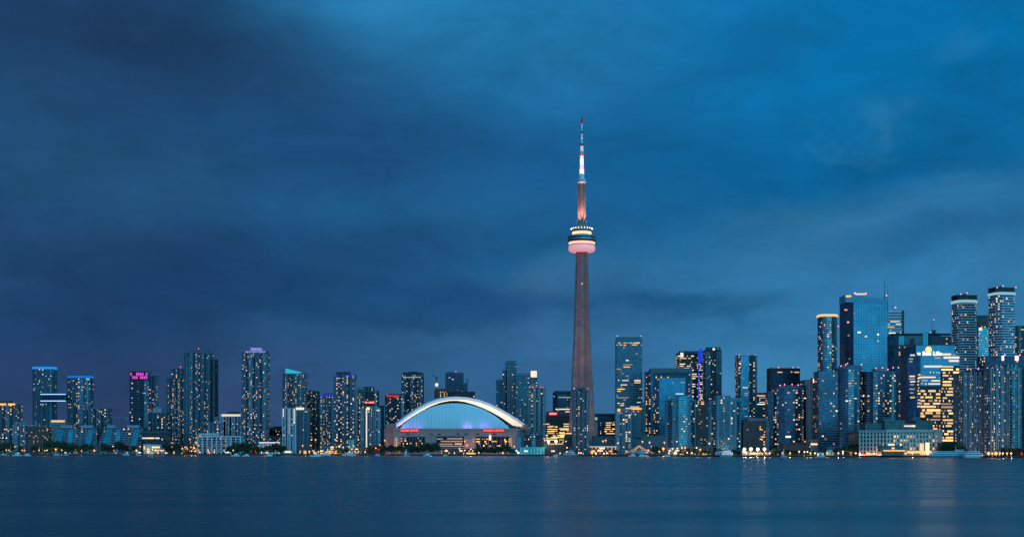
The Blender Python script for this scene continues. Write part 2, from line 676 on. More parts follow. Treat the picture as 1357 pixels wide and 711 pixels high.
def ground_material():
    m, nt, out = newmat('ground')
    L = nt.links
    p = nt.nodes.new('ShaderNodeBsdfPrincipled')
    p.inputs['Roughness'].default_value = 0.9
    t = nt.nodes.new('ShaderNodeTexCoord')
    n = nt.nodes.new('ShaderNodeTexNoise')
    n.inputs['Scale'].default_value = 0.02
    n.inputs['Detail'].default_value = 8
    L.new(t.outputs['Object'], n.inputs['Vector'])
    c = nt.nodes.new('ShaderNodeValToRGB')
    c.color_ramp.elements[0].color = (0.04, 0.05, 0.045, 1)
    c.color_ramp.elements[1].color = (0.15, 0.14, 0.14, 1)
    L.new(n.outputs[0], c.inputs[0])
    L.new(c.outputs[0], p.inputs['Base Color'])
    L.new(p.outputs[0], out.inputs[0])
    MAT['ground'] = m


ground_material()
g = MB()
xs = [-2200, -1400, -700, 0, 120, 240, 360, 500, 640, 770, 900, 1000, 1120, 1240, 1357, 1500, 1800, 2400, 3200]
nb = len(xs)
for px in xs:                                   # front edge, water level to quay level, then far behind the town
    Y = shore(px)
    X = wx(px, Y)
    far = 16000
    g.v += [(X, Y, -4), (X, Y, GZ), (X, Y + 14, GZ + 0.0), (px * 30 - 20000, far, GZ)]
for i in range(nb - 1):
    a, b = 4 * i, 4 * (i + 1)
    g.face((a, b, b + 1, a + 1), 'slab_dark')
    g.face((a + 1, b + 1, b + 2, a + 2), 'slab_dark')
    g.face((a + 2, b + 2, b + 3, a + 3), 'ground')
tag(g.build('ground'), 'city ground behind a concrete quay edge', 'ground', kind='structure')


# ------------------------------------------------------------------ outlines
def fp_box(wd, d):
    return [(-wd / 2, -d / 2), (wd / 2, -d / 2), (wd / 2, d / 2), (-wd / 2, d / 2)]


def fp_oct(wd, d, c):
    a, b = wd / 2, d / 2
    return [(-a + c, -b), (a - c, -b), (a, -b + c), (a, b - c), (a - c, b), (-a + c, b), (-a, b - c), (-a, -b + c)]


def fp_round(wd, d, n=26, p=2.6):
    out = []
    for i in range(n):
        t = 2 * math.pi * (i + 0.5) / n
        c, s = math.cos(t), math.sin(t)
        out.append((wd / 2 * math.copysign(abs(c) ** (2 / p), c), d / 2 * math.copysign(abs(s) ** (2 / p), s)))
    return out


def fp_bay(wd, d, n, r):
    """front and back with projecting and recessed bays in turn (n odd: projecting at both ends)"""
    f = []
    for i in range(n):
        x0, x1 = -wd / 2 + wd * i / n, -wd / 2 + wd * (i + 1) / n
        y = -d / 2 + (r if i % 2 else 0)
        f += [(x0, y), (x1, y)]
    return f + [(-x, -y) for x, y in f]


def outline(s, wd, d):
    k = s.get('fp', 'box')
    if k == 'oct':
        return fp_oct(wd, d, s.get('c', min(wd, d) * 0.22))
    if k == 'round':
        return fp_round(wd, d, s.get('n', 26), s.get('p', 2.6))
    if k == 'bay':
        return fp_bay(wd, d, s.get('n', 5), s.get('r', 1.8))
    return fp_box(wd, d)


# ------------------------------------------------------------------ windows
def windows(wins, poly, z0, z1, fh, cw, dens, pal, rng, root, run=0.0, hfac=0.55, cols=None, allfaces=False):
    """choose lit rooms on the faces turned to the harbour; wins collects (position, angle, w, h, key)"""
    yaw = root.rotation_euler.z
    to = Vector((-root.location.x, -root.location.y, 0)).normalized()
    c, s = math.cos(-yaw), math.sin(-yaw)
    to = (to.x * c - to.y * s, to.x * s + to.y * c)
    n = len(poly)
    nf = int((z1 - z0) / fh)
    for i in range(n):
        p, q = poly[i], poly[(i + 1) % n]
        ex, ey = q[0] - p[0], q[1] - p[1]
        L = math.hypot(ex, ey)
        if L < 1.6:
            continue
        nx, ny = ey / L, -ex / L
        if nx * to[0] + ny * to[1] < 0.12:
            continue
        nc = max(1, round(L / cw))
        ang = math.atan2(ey, ex)
        wts = [(0.25 + 1.5 * rng.random() ** 2) for _ in range(nc)]
        for fl in range(nf):
            fw = 0.5 + rng.random()
            k = 0
            while k < nc:
                if rng.random() < dens * wts[k] * fw:
                    ln = 1
                    while run and k + ln < nc and rng.random() < run:
                        ln += 1
                    ln = min(ln, nc - k)
                    f = (k + ln / 2) / nc
                    key = rng.choice(PAL[pal])
                    hh = hfac * (rng.uniform(.65, 1.15) if not run else rng.uniform(.85, 1.1))
                    ww = L / nc * ((ln - 0.35) * rng.uniform(.55, 1.15) if ln == 1 else ln - 0.2)
                    wins.append(((p[0] + ex * f + nx * 0.06, p[1] + ey * f + ny * 0.06, z0 + (fl + 0.5) * fh - (.12 * fh if rng.random() < .4 else 0)),
                                 ang, ww, fh * hh, key))
                    k += ln
                k += 1


def make_windows(root, wins, rng):
    rng.shuffle(wins)
    wins.sort(key=lambda q: -round(q[2] * q[3] / 3))
    for w_ in wins[:100]:
        obj_of(WINMESH[w_[4]], 'lit_window', root, w_[0], w_[1], (w_[2], 0.16, w_[3]))
    rest = wins[100:]
    if rest:
        m = MB()
        for (p, a, wd, h, k) in rest:
            m.box(p[0], p[1], p[2], wd, 0.16, h, 'win_' + k, a)
        tag(m.build('lit_windows', root), kind='stuff')


# ------------------------------------------------------------------ towers
def volume(root, s, poly, z0, z1, rng, wins, name='facade'):
    """one block of a building: glass core, floor slabs standing proud of it, ribs standing proud of the slabs, parapet"""
    m = MB()
    gl, sl = s.get('glass', 'glass_teal'), s.get('slab', 'slab_teal')
    fh, so, stt = s.get('fh', 3.1), s.get('so', 0.5), s.get('st', 0.8)
    m.prism(poly, z0, z1, gl, cap='black')
    if s.get('fp') == 'bay' and not gl in ('brick', 'brown'):      # recessed bays: shade under the slabs painted in as darker glass
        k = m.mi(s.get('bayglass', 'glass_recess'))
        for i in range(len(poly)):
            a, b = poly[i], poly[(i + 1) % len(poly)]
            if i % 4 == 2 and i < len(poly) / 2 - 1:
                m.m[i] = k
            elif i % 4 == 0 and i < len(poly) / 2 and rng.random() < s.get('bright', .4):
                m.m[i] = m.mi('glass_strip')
    elif s.get('fp') == 'round':
        r2 = random.Random(int(z1 * 10))
        for i in range(len(poly)):
            q = r2.random()
            m.m[i] = m.mi('glass_recess' if q < .3 else ('glass_strip' if q > .8 else gl))
    hull = s.get('hull')
    out = offset(hull or poly, so)
    nf = int((z1 - z0) / fh)
    for k in range(1, nf + 1):
        z = z0 + k * fh
        if z + stt / 2 < z1 + 1.5:
            m.prism(out, z - stt / 2, z + stt / 2, sl)
    rb = s.get('ribs', 0)
    if rb:
        rm, rw, rd = s.get('rib', sl), s.get('rw', 0.9), so + s.get('rd', 0.3)
        n = len(poly)
        for i in range(n):
            p, q = poly[i], poly[(i + 1) % n]
            L = math.hypot(q[0] - p[0], q[1] - p[1])
            if L < 2:
                continue
            a = math.atan2(q[1] - p[1], q[0] - p[0])
            nx, ny = math.sin(a), -math.cos(a)
            c = max(1, round(L / rb))
            for j in range(c + 1):
                f = (j / c) * (1 - rw / L) + 0.5 * rw / L
                m.box(p[0] + (q[0] - p[0]) * f + nx * (rd / 2), p[1] + (q[1] - p[1]) * f + ny * (rd / 2), (z0 + z1 + 1.2) / 2,
                      rw, rd, z1 - z0 + 1.2, rm, a)
    m.prism(offset(poly, so + 0.15), z1 - 0.3, z1 + 0.9, sl, cap='black')
    m.build(name, root)
    if s.get('lit', 0):
        windows(wins, poly, z0 + s.get('lz0', 0), z1 - s.get('lz1', 0), fh, s.get('cw', 3.2), s['lit'], s.get('pal', 'condo'), rng, root,
                s.get('run', 0.0), s.get('hf', 0.55))


COUNT = {}


def B(name, cat, label, x0, x1, top, Y, **s):
    """a building between the photo columns x0 and x1, rising to row top, standing at distance Y"""
    seed = int(x0 * 7 + top * 13 + Y)
    rng = random.Random(seed)
    yaw = R(s.get('yaw', 0))
    d = s.get('d', 24)
    W = (x1 - x0) * Y / F
    X = wx((x0 + x1) / 2, Y)
    wd = max(4.0, (W - d * abs(math.sin(yaw))) / math.cos(yaw))
    yc = Y + d / 2
    root = empty(name, label, cat, (X, yc, GZ), yaw, s.get('group'))
    s['root'], s['wd'], s['d'] = root, wd, d
    if s.get('pal', 'condo') in ('condo', 'dim') and not s.get('run'):
        s['lit'] = s.get('lit', 0) * 1.55
    z1 = wz(top, Y) - GZ
    poly = outline(s, wd, d)
    wins = []
    if s.get('hullbox'):
        s['hull'] = fp_box(wd, d)
    zb = s.get('zb', 0)
    volume(root, s, poly, zb, z1, rng, wins)
    # further blocks: x0, x1, top, forward shift, overrides
    for v in s.get('vols', []):
        t = dict(s)
        t.pop('hull', None)
        t.update(v.get('o', {}))
        vd = v.get('d', d * 0.8)
        vw = (v['x1'] - v['x0']) * Y / F
        vx = ((v['x0'] + v['x1']) / 2 - (x0 + x1) / 2) * Y / F
        vy = -d / 2 + vd / 2 - v.get('f', 0)
        vp = [(x + vx, y + vy) for x, y in outline(t, vw, vd)]
        if t.get('hullbox'):
            t['hull'] = [(x + vx, y + vy) for x, y in fp_box(vw, vd)]
        vb = v.get('base')
        volume(root, t, vp, (wz(vb, Y) - GZ) if vb else 0, wz(v['top'], Y) - GZ, rng, wins, v.get('name', 'side_block'))
    # roof
    pz = z1 + 0.9
    for q in s.get('pent', []):
        px0, px1, pt, mk = q[:4]
        m = MB()
        pw = (px1 - px0) * Y / F
        pxc = ((px0 + px1) / 2 - (x0 + x1) / 2) * Y / F
        zt = wz(pt, Y) - GZ
        pd = min(d * 0.6, max(6, pw))
        m.box(pxc, 0, (z1 - 0.5 + zt) / 2, pw, pd, zt - z1 + 0.5, mk)
        m.box(pxc, 0, zt + 0.3, pw + 0.8, pd + 0.8, 0.6, q[4] if len(q) > 4 else mk)
        m.build('penthouse', root)
    if not s.get('bare'):
        for k in range(rng.randint(2, 4)):
            m = MB()
            a, b, h = rng.uniform(2, 5), rng.uniform(2, 5), rng.uniform(1.2, 3)
            x, y = rng.uniform(-.32, .32) * wd, rng.uniform(-.3, .3) * d
            m.box(x, y, pz + h / 2, a, b, h, rng.choice(['metal', 'greyblue', 'slab_dark']))
            m.cyl(x, y, pz + h, pz + h + 0.5, min(a, b) * .35, min(a, b) * .35, 'metal', 8)
            m.build('cooling_unit', root)
    for c in s.get('crown', []):                 # lit band: key, rows, outward offset
        key, r0, r1 = c[:3]
        za, zc = wz(r1, Y) - GZ, wz(r0, Y) - GZ
        pp = offset(poly, (c[3] if len(c) > 3 else s.get('so', .5) + 0.35))
        if len(c) > 4:
            a, b = c[4]
            xa, xb = ((a - (x0 + x1) / 2) * Y / F), ((b - (x0 + x1) / 2) * Y / F)
            pp = [(xa, -d / 2 - 1.1), (xb, -d / 2 - 1.1), (xb, -d / 2 + 3), (xa, -d / 2 + 3)]
        m = MB()
        m.prism(pp, za, zc, key)
        m.build('crown_light', root)
    for (bx, by) in s.get('beacons', []):
        bz = wz(by, Y) - GZ
        p = MB()
        lx = (bx - (x0 + x1) / 2) * Y / F
        fy = -d / 2 + 1.5
        lo = max(z1, 0) if bz > z1 else bz - 1.5
        p.bar((lx, fy, min(lo, bz - .6)), (lx, fy, bz), 0.12, 'metal', 4)
        mast = p.build('beacon_mast', root)
        obj_of(BEACON, 'beacon', mast, (lx, fy - 0.2, bz), 0, (s.get('br', 0.75),) * 3)
    for (ax, a0, a1, rr) in s.get('masts', []):
        p = MB()
        lx = (ax - (x0 + x1) / 2) * Y / F
        za, zc = wz(a0, Y) - GZ, wz(a1, Y) - GZ
        p.bar((lx, 0, min(za, z1)), (lx, 0, (za + zc) / 2), rr, 'slab_dark', 6)
        p.bar((lx, 0, (za + zc) / 2), (lx, 0, zc), rr * 0.55, 'slab_dark', 6, rr * 0.3)
        p.build('antenna', root)
    for x in s.get('special', []):
        x(root, s, poly, z1, Y, (x0 + x1) / 2, d, rng, wins)
    make_windows(root, wins, rng)
    return root


# small additions to particular towers -------------------------------------------------
def lit_rect(px0, px1, py0, py1, key, name='lit_panel', dy=0.0):
    """a flat lit box on the front face"""
    def f(root, s, poly, z1, Y, pc, d, rng, wins):
        m = MB()
        za, zb = wz(py1, Y) - GZ, wz(py0, Y) - GZ
        m.box(((px0 + px1) / 2 - pc) * Y / F, -d / 2 - 0.9 - dy, (za + zb) / 2, (px1 - px0) * Y / F, 0.7, zb - za, key)
        m.build(name, root)
    return f


def panel(px0, px1, py0, py1, mat, name='wall_panel', proud=0.9, depth=1.2):
    def f(root, s, poly, z1, Y, pc, d, rng, wins):
        m = MB()
        za, zb = max(0, wz(py1, Y) - GZ), wz(py0, Y) - GZ
        m.box(((px0 + px1) / 2 - pc) * Y / F, -d / 2 - proud + depth / 2, (za + zb) / 2, (px1 - px0) * Y / F, depth, zb - za, mat)
        m.build(name, root)
    return f


def litfield(px0, px1, py0, py1, fh, cw, dens, pal, run=0.0, hf=0.6, proud=1.0):
    """a field of lit rooms on part of the front face"""
    def f(root, s, poly, z1, Y, pc, d, rng, wins):
        xa, xb = (px0 - pc) * Y / F, (px1 - pc) * Y / F
        yy = -d / 2 - proud
        windows(wins, [(xa, yy), (xb, yy), (xb, yy + 4), (xa, yy + 4)], max(0, wz(py1, Y) - GZ), wz(py0, Y) - GZ, fh, cw, dens, pal, rng, root, run, hf)
    return f


def lit_column(px, py0, py1, key, wd=1.2, name='light_strip', proud=1.2):
    def f(root, s, poly, z1, Y, pc, d, rng, wins):
        m = MB()
        za, zb = max(0, wz(py1, Y) - GZ), wz(py0, Y) - GZ
        m.box((px - pc) * Y / F, -d / 2 - proud, (za + zb) / 2, wd, 0.6, zb - za, key)
        m.build(name, root)
    return f


def crane_on(px, py0, py1, jx0, jx1, jy0=None, jy1=None):
    def f(root, s, poly, z1, Y, pc, d, rng, wins):
        m = MB()
        x = (px - pc) * Y / F
        m.bar((x, 0, wz(py0, Y) - GZ), (x, 0, wz(py1, Y) - GZ), 0.7, 'slab_dark', 4)
        m.bar(((jx0 - pc) * Y / F, 0, wz(jy0 or py1, Y) - GZ), ((jx1 - pc) * Y / F, 0, wz(jy1 or py1, Y) - GZ), 0.6, 'slab_dark', 4)
        m.build('roof_davit', root)
    return f


def wedge(px0, px1, pl, pr, pb, mat, dp=14, name='slanted_crown'):
    def f(root, s, poly, z1, Y, pc, d, rng, wins):
        m = MB()
        a, b = (px0 - pc) * Y / F, (px1 - pc) * Y / F
        z0, zl, zr = (wz(q, Y) - GZ for q in (pb, pl, pr))
        for y in (-d / 2 + 2, -d / 2 + 2 + dp):
            m.v += [(a, y, z0), (b, y, z0), (b, y, zr), (a, y, zl)]
        for q in ((0, 1, 2, 3), (7, 6, 5, 4), (3, 2, 6, 7), (0, 4, 5, 1), (1, 5, 6, 2), (0, 3, 7, 4)):
            m.face(q, mat)
        m.build(name, root)
    return f

# ------------------------------------------------------------------ the skyline, from west to east
AT, OT = 'apartment tower', 'office tower'

B('apartment_block', 'apartment block', 'grey apartment block cut by the frame edge, warm lit strip under its flat roof', -14, 23, 535, 2460, d=24, fp='bay', n=7, r=1.6,
  glass='glass_grey', slab='greyblue', ribs=6, rib='greyblue', lit=.20, pal='condo', cw=3,
  crown=[('band_gold', 534, 536.5, .9, (-10, 8)), ('band_gold', 534, 536.5, .9, (11, 20))], pent=[(-5, 12, 531, 'slab_dark')])
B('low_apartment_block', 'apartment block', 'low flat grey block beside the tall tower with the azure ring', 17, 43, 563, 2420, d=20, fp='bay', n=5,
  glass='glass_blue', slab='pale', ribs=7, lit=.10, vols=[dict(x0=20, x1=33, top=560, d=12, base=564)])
B('brick_block', 'apartment block', 'dark brick mid-rise below the tall tower with the azure ring', 38, 64, 566, 2410, d=18, glass='brick', slab='brown', so=.2, st=1.6, ribs=4, rib='brick', lit=.13, pal='orange', cw=3.5)
B('glass_condo_tower', AT, 'tall rounded glass tower with azure lit roof ring, west end of the lit sky bridge', 41, 70, 487, 2640, d=34, fp='round', n=22, p=3.2,
  glass='glass_teal', slab='slab_blue', so=.5, st=.7, ribs=9, rib='slab_blue', lit=.11, crown=[('band_azure', 485.5, 488.5)], pent=[(47, 64, 484.5, 'slab_blue')])
B('glass_condo_tower', AT, 'shorter rounded glass tower with blue lit crown, east end of the lit sky bridge', 87, 119, 499, 2640, d=36, fp='round', n=22, p=3.2,
  glass='glass_teal', slab='slab_blue', so=.5, st=.7, ribs=9, rib='slab_blue', lit=.12, crown=[('band_blue', 497.5, 500)], pent=[(92, 112, 496.8, 'slab_blue')],
  special=[lit_rect(114, 119, 501, 503, 'band_white')])
B('glass_block', AT, 'plain blue glass block just east of the rounded tower with blue crown', 118, 143, 541, 2600, d=26, fp='bay', n=5, r=1.2,
  glass='glass_teal', slab='slab_blue', ribs=7, rib='slab_teal', lit=.13, vols=[dict(x0=138, x1=146, top=562, d=12, o=dict(glass='glass_dark'))])
B('pink_crown_tower', AT, 'dark glass tower crowned by a glowing pink grid pattern', 171.5, 196, 492, 2560, d=26, fp='bay', n=5, r=1.4, glass='glass_navy', slab='slab_blue', ribs=0, lit=.15,
  lz1=16, bare=True, vols=[dict(x0=195, x1=205.5, top=497.5, d=22, f=-2, o=dict(glass='glass_blue', slab='slab_blue'))],
  special=[panel(171.8, 195.5, 491.5, 503, 'black', 'crown_wall', 1.4, 2.0)]
  + [lit_rect(173.2 + i * 2.55, 173.2 + i * 2.55 + 1.75, 493.4 if r == 0 else 498.0, 497.4 if r == 0 else 501.6, 'win_pink2', 'pink_light', .9)
     for r, pat in ((0, (0, 3, 4, 5, 6, 8)), (1, (1, 2, 3, 5, 6, 7, 8))) for i in pat])
B('podium_block', AT, 'squat dark glass block with pale box on its roof, below the pink crowned tower', 191, 219, 547, 2440, d=24, fp='bay', n=5, r=1.2, glass='glass_navy', slab='slab_blue', ribs=5.5,
  rib='slab_blue', lit=.14, pent=[(201.5, 213.5, 540, 'pale')], bare=True)
B('stepped_condo_tower', AT, 'lower stepped glass tower adjoining the taller one with the highest roof box', 220.5, 247, 501, 2460, d=30, fp='bay', n=7, r=1.8, glass='glass_teal', slab='slab_blue', ribs=6.2,
  rib='slab_blue', lit=.17, vols=[dict(x0=226, x1=246, top=488.5, d=22, f=-4)], beacons=[(239, 486)], bare=True)
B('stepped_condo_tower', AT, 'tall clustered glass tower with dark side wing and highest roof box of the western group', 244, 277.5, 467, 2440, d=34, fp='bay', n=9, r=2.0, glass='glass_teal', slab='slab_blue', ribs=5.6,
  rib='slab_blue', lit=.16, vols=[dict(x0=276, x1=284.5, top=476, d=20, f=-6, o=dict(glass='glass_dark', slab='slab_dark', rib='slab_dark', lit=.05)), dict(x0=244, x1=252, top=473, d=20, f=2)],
  pent=[(253, 264, 464.5, 'slab_blue'), (262.5, 274.5, 462.5, 'slab_blue')], beacons=[(263, 461.5)])
B('hotel_tower', 'hotel', 'stepped blue hotel with a glowing warm strip under its roof', 284, 320.5, 553, 2420, d=26, fp='bay', n=7, r=1.5, glass='glass_blue', slab='pale', ribs=0, lit=.10, pal='dim',
  vols=[dict(x0=292, x1=319, top=548, d=18, f=1.5, o=dict(ribs=7, rib='white')), dict(x0=276, x1=296, top=560, d=16, f=3)], special=[lit_rect(294, 319, 548.6, 551, 'band_warm', 'roof_light', 1.2)],
  pent=[(300, 314, 545.5, 'slab_dark')])
B('balcony_lowrise', 'apartment block', 'low white-framed block of blue glass balconies on the waterfront', 262, 318.5, 578, 2290, d=22, fp='bay', n=9, r=2.2, hullbox=True, glass='glass_blue', slab='white', so=.9, st=.7, fh=4.2, ribs=16,
  rib='white', lit=.09, vols=[dict(x0=264, x1=289, top=574.5, d=14, f=0.3, base=579)], bare=True,
  special=[litfield(263, 290, 596, 600, 4, 5, .9, 'amber', .4, .6), litfield(292, 304, 595.5, 600, 4, 4, .5, 'mixed', .3, .6)])
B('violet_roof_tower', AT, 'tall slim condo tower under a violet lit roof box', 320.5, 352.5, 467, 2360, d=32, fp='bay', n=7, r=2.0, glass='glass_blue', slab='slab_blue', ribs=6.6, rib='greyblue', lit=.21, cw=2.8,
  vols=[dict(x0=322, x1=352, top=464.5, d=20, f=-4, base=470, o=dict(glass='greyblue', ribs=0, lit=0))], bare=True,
  special=[lit_rect(325, 352, 464.8, 467.2, 'band_violet', 'crown_light', -1.5)], pent=[(331, 344, 460, 'band_violet', 'greyblue')])
B('cyan_crown_tower', AT, 'condo tower wearing a slanted cyan lit crown', 373.5, 404.5, 495, 2500, d=32, fp='round', n=22, p=4, glass='glass_grey', slab='greyblue', ribs=7, rib='greyblue', lit=.24, cw=2.8,
  pent=[(396, 402.5, 493.5, 'greyblue')], special=[wedge(378, 397.5, 487.6, 492.2, 495.2, 'band_cyan')], bare=True)
B('plain_condo_tower', AT, 'grey-green slab tower tucked behind the cyan crowned tower', 403, 420.5, 518.5, 2540, d=26, fp='bay', n=5, glass='glass_green', slab='slab_dark', ribs=6, rib='slab_dark', lit=.16)
B('pier_lit_block', AT, 'short blue block with white light columns, in front of the cyan crowned tower', 374.5, 391.5, 541, 2330, d=22, fp='bay', n=5, r=1.6, glass='glass_blue', slab='pale', so=.3, ribs=4.6, rib='white', rd=.6, lit=.2, pal='cool',
  special=[lit_column(375.5, 541.5, 552, 'win_white2'), lit_column(383.2, 541, 575, 'win_white1'), lit_column(390, 541, 560, 'win_white2')], bare=True)
B('fluted_block', AT, 'short fluted grey block with uplit white parapet beside the blue block of light columns', 391.5, 408, 542, 2335, d=24, fp='bay', n=7, r=1.1, glass='glass_navy', slab='greyblue', so=.2, st=.5, ribs=2.6, rib='greyblue', rd=.5, lit=.02,
  vols=[dict(x0=392, x1=402.5, top=539.5, d=14, base=545)], special=[lit_rect(392, 403, 539.5, 542.5, 'win_white2', 'parapet_light', .2), lit_rect(404, 407.5, 544, 546, 'win_white1', 'parapet_light', .2)], bare=True)
B('dark_background_block', 'apartment block', 'dark low blocks far behind between the violet and cyan topped towers', 351, 375, 569, 2900, d=30, glass='glass_dark', slab='slab_dark', lit=.06, vols=[dict(x0=353, x1=361, top=566, d=20), dict(x0=363, x1=374, top=565, d=18)], beacons=[(361.5, 569)])
B('indigo_band_block', AT, 'grey-blue block with an indigo light band along its roof', 424.5, 443, 523.5, 2450, d=24, fp='bay', n=5, r=1.3, glass='glass_grey', slab='greyblue', ribs=6.5, rib='slab_blue', lit=.22, crown=[('band_indigo', 522, 524.3)], pent=[(428, 440, 521, 'slab_dark')])
B('indigo_band_tower', AT, 'tall dark tower with indigo light line around its notched top', 442.5, 469.5, 497, 2440, d=28, fp='bay', n=5, r=2.0, glass='glass_blue', slab='greyblue', ribs=7.5, rib='slab_blue', lit=.24,
  vols=[dict(x0=445, x1=463, top=492.5, d=18, f=-3, base=499, o=dict(glass='glass_navy', ribs=0, lit=0)), dict(x0=463, x1=471.5, top=505, d=20, f=-3, o=dict(glass='glass_dark', slab='mauve', rib='mauve', lit=.12))],
  special=[lit_rect(457, 469, 496.2, 498, 'band_indigo', 'crown_light', .2), lit_rect(443, 446, 496.5, 498, 'band_indigo', 'crown_light', .2)], bare=True)
B('pale_slab_tower', AT, 'pale green slab tower right beside the tall indigo-lined tower', 469, 482, 515, 2520, d=22, glass='glass_green', slab='pale', so=.7, st=.9, lit=.3, pal='dim', pent=[(471, 479, 513.5, 'pale')])
B('dark_step_tower', AT, 'dark stepped tower bearing a red sign strip', 480, 500, 518, 2560, d=26, fp='bay', n=5, glass='glass_dark', slab='slab_blue', ribs=6, rib='slab_dark', lit=.10, vols=[dict(x0=482, x1=494, top=512.5, d=18, f=-3, base=520)],
  special=[lit_rect(480.5, 487, 531.7, 533.8, 'sign_red', 'sign', .4), lit_rect(488.5, 496, 531.7, 533.8, 'sign_red', 'sign', .4), panel(480, 497, 534, 540, 'slab_dark', 'sign_wall', .7, 1)], bare=True)
B('light_column_block', AT, 'short white-lit block with a bright vertical column of lights', 478.5, 503.5, 541, 2310, d=24, fp='bay', n=9, r=1.3, glass='glass_blue', slab='pale', so=.3, st=.5, ribs=4, rib='pale', rd=.5, lit=.05, pal='cool',
  vols=[dict(x0=485, x1=500, top=539, d=14, base=544), dict(x0=502, x1=509, top=537, d=18, f=-14, o=dict(glass='glass_dark', slab='slab_dark', rib='slab_dark', ribs=5))],
  special=[lit_column(485.8, 541, 598, 'win_white2', 1.8), lit_column(492.5, 541, 552, 'win_white1', 1), lit_rect(486, 490, 539.2, 542.5, 'win_warm3', 'parapet_light', .2),
           lit_rect(499, 503, 542.5, 544, 'win_warm2', 'parapet_light', .2)], bare=True)
B('red_line_tower', AT, 'dark tower with a red light line along its roof, beside the stadium', 510.5, 536, 523.5, 2620, d=26, fp='bay', n=5, glass='glass_dark', slab='slab_blue', st=.6, ribs=7, rib='slab_dark', lit=.14,
  special=[lit_rect(512, 529, 523, 525.6, 'band_red', 'crown_light', .2)], pent=[(515, 530, 521.8, 'slab_dark')], beacons=[(533, 524)])
B('teal_slab_tower', AT, 'tall dark teal tower behind the left end of the stadium roof', 532.5, 560, 496, 2680, d=28, fp='bay', n=5, r=1.2, glass='glass_teal', slab='slab_dark', st=.7, ribs=8, rib='slab_dark', lit=.15,
  vols=[dict(x0=534, x1=559, top=493.5, d=18, f=-3, base=498, o=dict(glass='glass_dark', lit=0))], special=[lit_rect(534, 558, 499, 500, 'win_cool1', 'crown_light', .1)], pent=[(541, 552, 492, 'slab_dark')], bare=True)
B('tower_under_construction', 'building site', 'unfinished tower with orange lit floors and a bright work lamp, behind the stadium', 576, 592, 515, 2620, d=22, glass='brown', slab='brown', so=.6, st=1, fh=3.6, ribs=4, rib='brown', lit=0, bare=True,
  special=[litfield(583, 593, 516, 530, 3.6, 2.6, .95, 'amber', 0, .55), crane_on(578, 515, 498, 572, 580, 496, 500), panel(575, 581, 511, 515, 'boat_blue', 'site_screen', .5, 4)])
B('dark_slab_tower', AT, 'dark flat-topped tower rising behind the stadium, beside a lit work lamp', 590.5, 613.5, 494, 2760, d=26, glass='glass_navy', slab='slab_blue', st=.6, ribs=6, rib='slab_blue', lit=.03,
  vols=[dict(x0=612, x1=618, top=508, d=18)], pent=[(592, 603, 492.8, 'slab_dark')], beacons=[(604, 492)])
B('wide_dark_block', OT, 'wide dark block peeping over the top of the stadium roof', 590, 629, 519, 2720, d=24, glass='glass_bronze', slab='slab_dark', st=.9, lit=.02, special=[crane_on(619, 519, 503, 617, 621, 501, 503)], bare=True)

# between the stadium and the tall tower
B('slim_glass_tower', AT, 'tallest slim pale glass tower of the group behind the stadium roof end', 669.5, 684.5, 481, 2700, d=22, glass='glass_grey', slab='slab_teal', st=1.0, ribs=5, rib='slab_teal', lit=.07,
  vols=[dict(x0=671, x1=683.5, top=478, d=14, base=482, o=dict(glass='greyblue', lit=0)), dict(x0=666, x1=671.5, top=490, d=16, o=dict(glass='glass_navy', ribs=0, lit=.12))], bare=True)
B('dark_teal_tower', AT, 'dark narrow teal tower leaning against the tallest slim glass tower', 657.5, 668, 503.5, 2720, d=20, glass='glass_teal', slab='slab_dark', st=.9, lit=.05, bare=True)
B('banded_condo_tower', AT, 'banded glass tower with a white lit roof box at its corner', 684, 712, 497, 2660, d=26, glass='glass_teal', slab='slab_teal', st=1.1, so=.7, lit=.07, vols=[dict(x0=684, x1=703, top=495, d=18, base=498)],
  special=[lit_rect(703.3, 711.5, 491, 499.5, 'win_white2', 'roof_sign', .3), panel(703, 712, 490.5, 500, 'slab_dark', 'sign_wall', .9, 1.6)], bare=True)
B('concrete_condo_tower', AT, 'grey concrete condo slab with pink beacons, east of the stadium', 700.5, 722.5, 514, 2300, d=26, fp='bay', n=7, r=1.6, glass='glass_green', slab='greyblue', so=.5, st=1, ribs=4.6, rib='concrete', rd=.5, lit=.13, pal='condo',
  beacons=[(702, 512.5), (706, 512.8), (716.5, 512.8), (720, 513.2)], pent=[(706, 717, 511, 'concrete')], bare=True)
B('balcony_block', 'apartment block', 'dark green-glass mid-rise with banded balconies behind the turquoise pavilion', 694.5, 719.5, 575, 2050, d=22, fp='bay', n=5, r=2.4, hullbox=True, glass='glass_dark', slab='slab_blue', so=.8, st=1.1, fh=3.6, lit=.06,
  vols=[dict(x0=706, x1=718, top=572, d=12, base=576)], bare=True)
B('glass_office_block', OT, 'teal glass office with rounded shoulders and lit strips, behind the yellow-lit office', 733.5, 758, 520, 2640, d=30, fp='oct', c=7, glass='glass_teal', slab='slab_dark', st=.5, lit=.02, pal='cool', ribs=6, rib='slab_dark',
  vols=[dict(x0=735, x1=758, top=518, d=24, base=521, o=dict(lit=0, ribs=0))], special=[lit_rect(740, 757, 541, 542.4, 'win_white2', 'light_strip'), lit_rect(749, 757, 544.5, 545.6, 'win_white2', 'light_strip'), lit_rect(740, 757, 525.5, 526.6, 'win_cool1', 'light_strip'),
           lit_rect(736, 739, 541, 542.4, 'win_white2', 'light_strip')], bare=True)
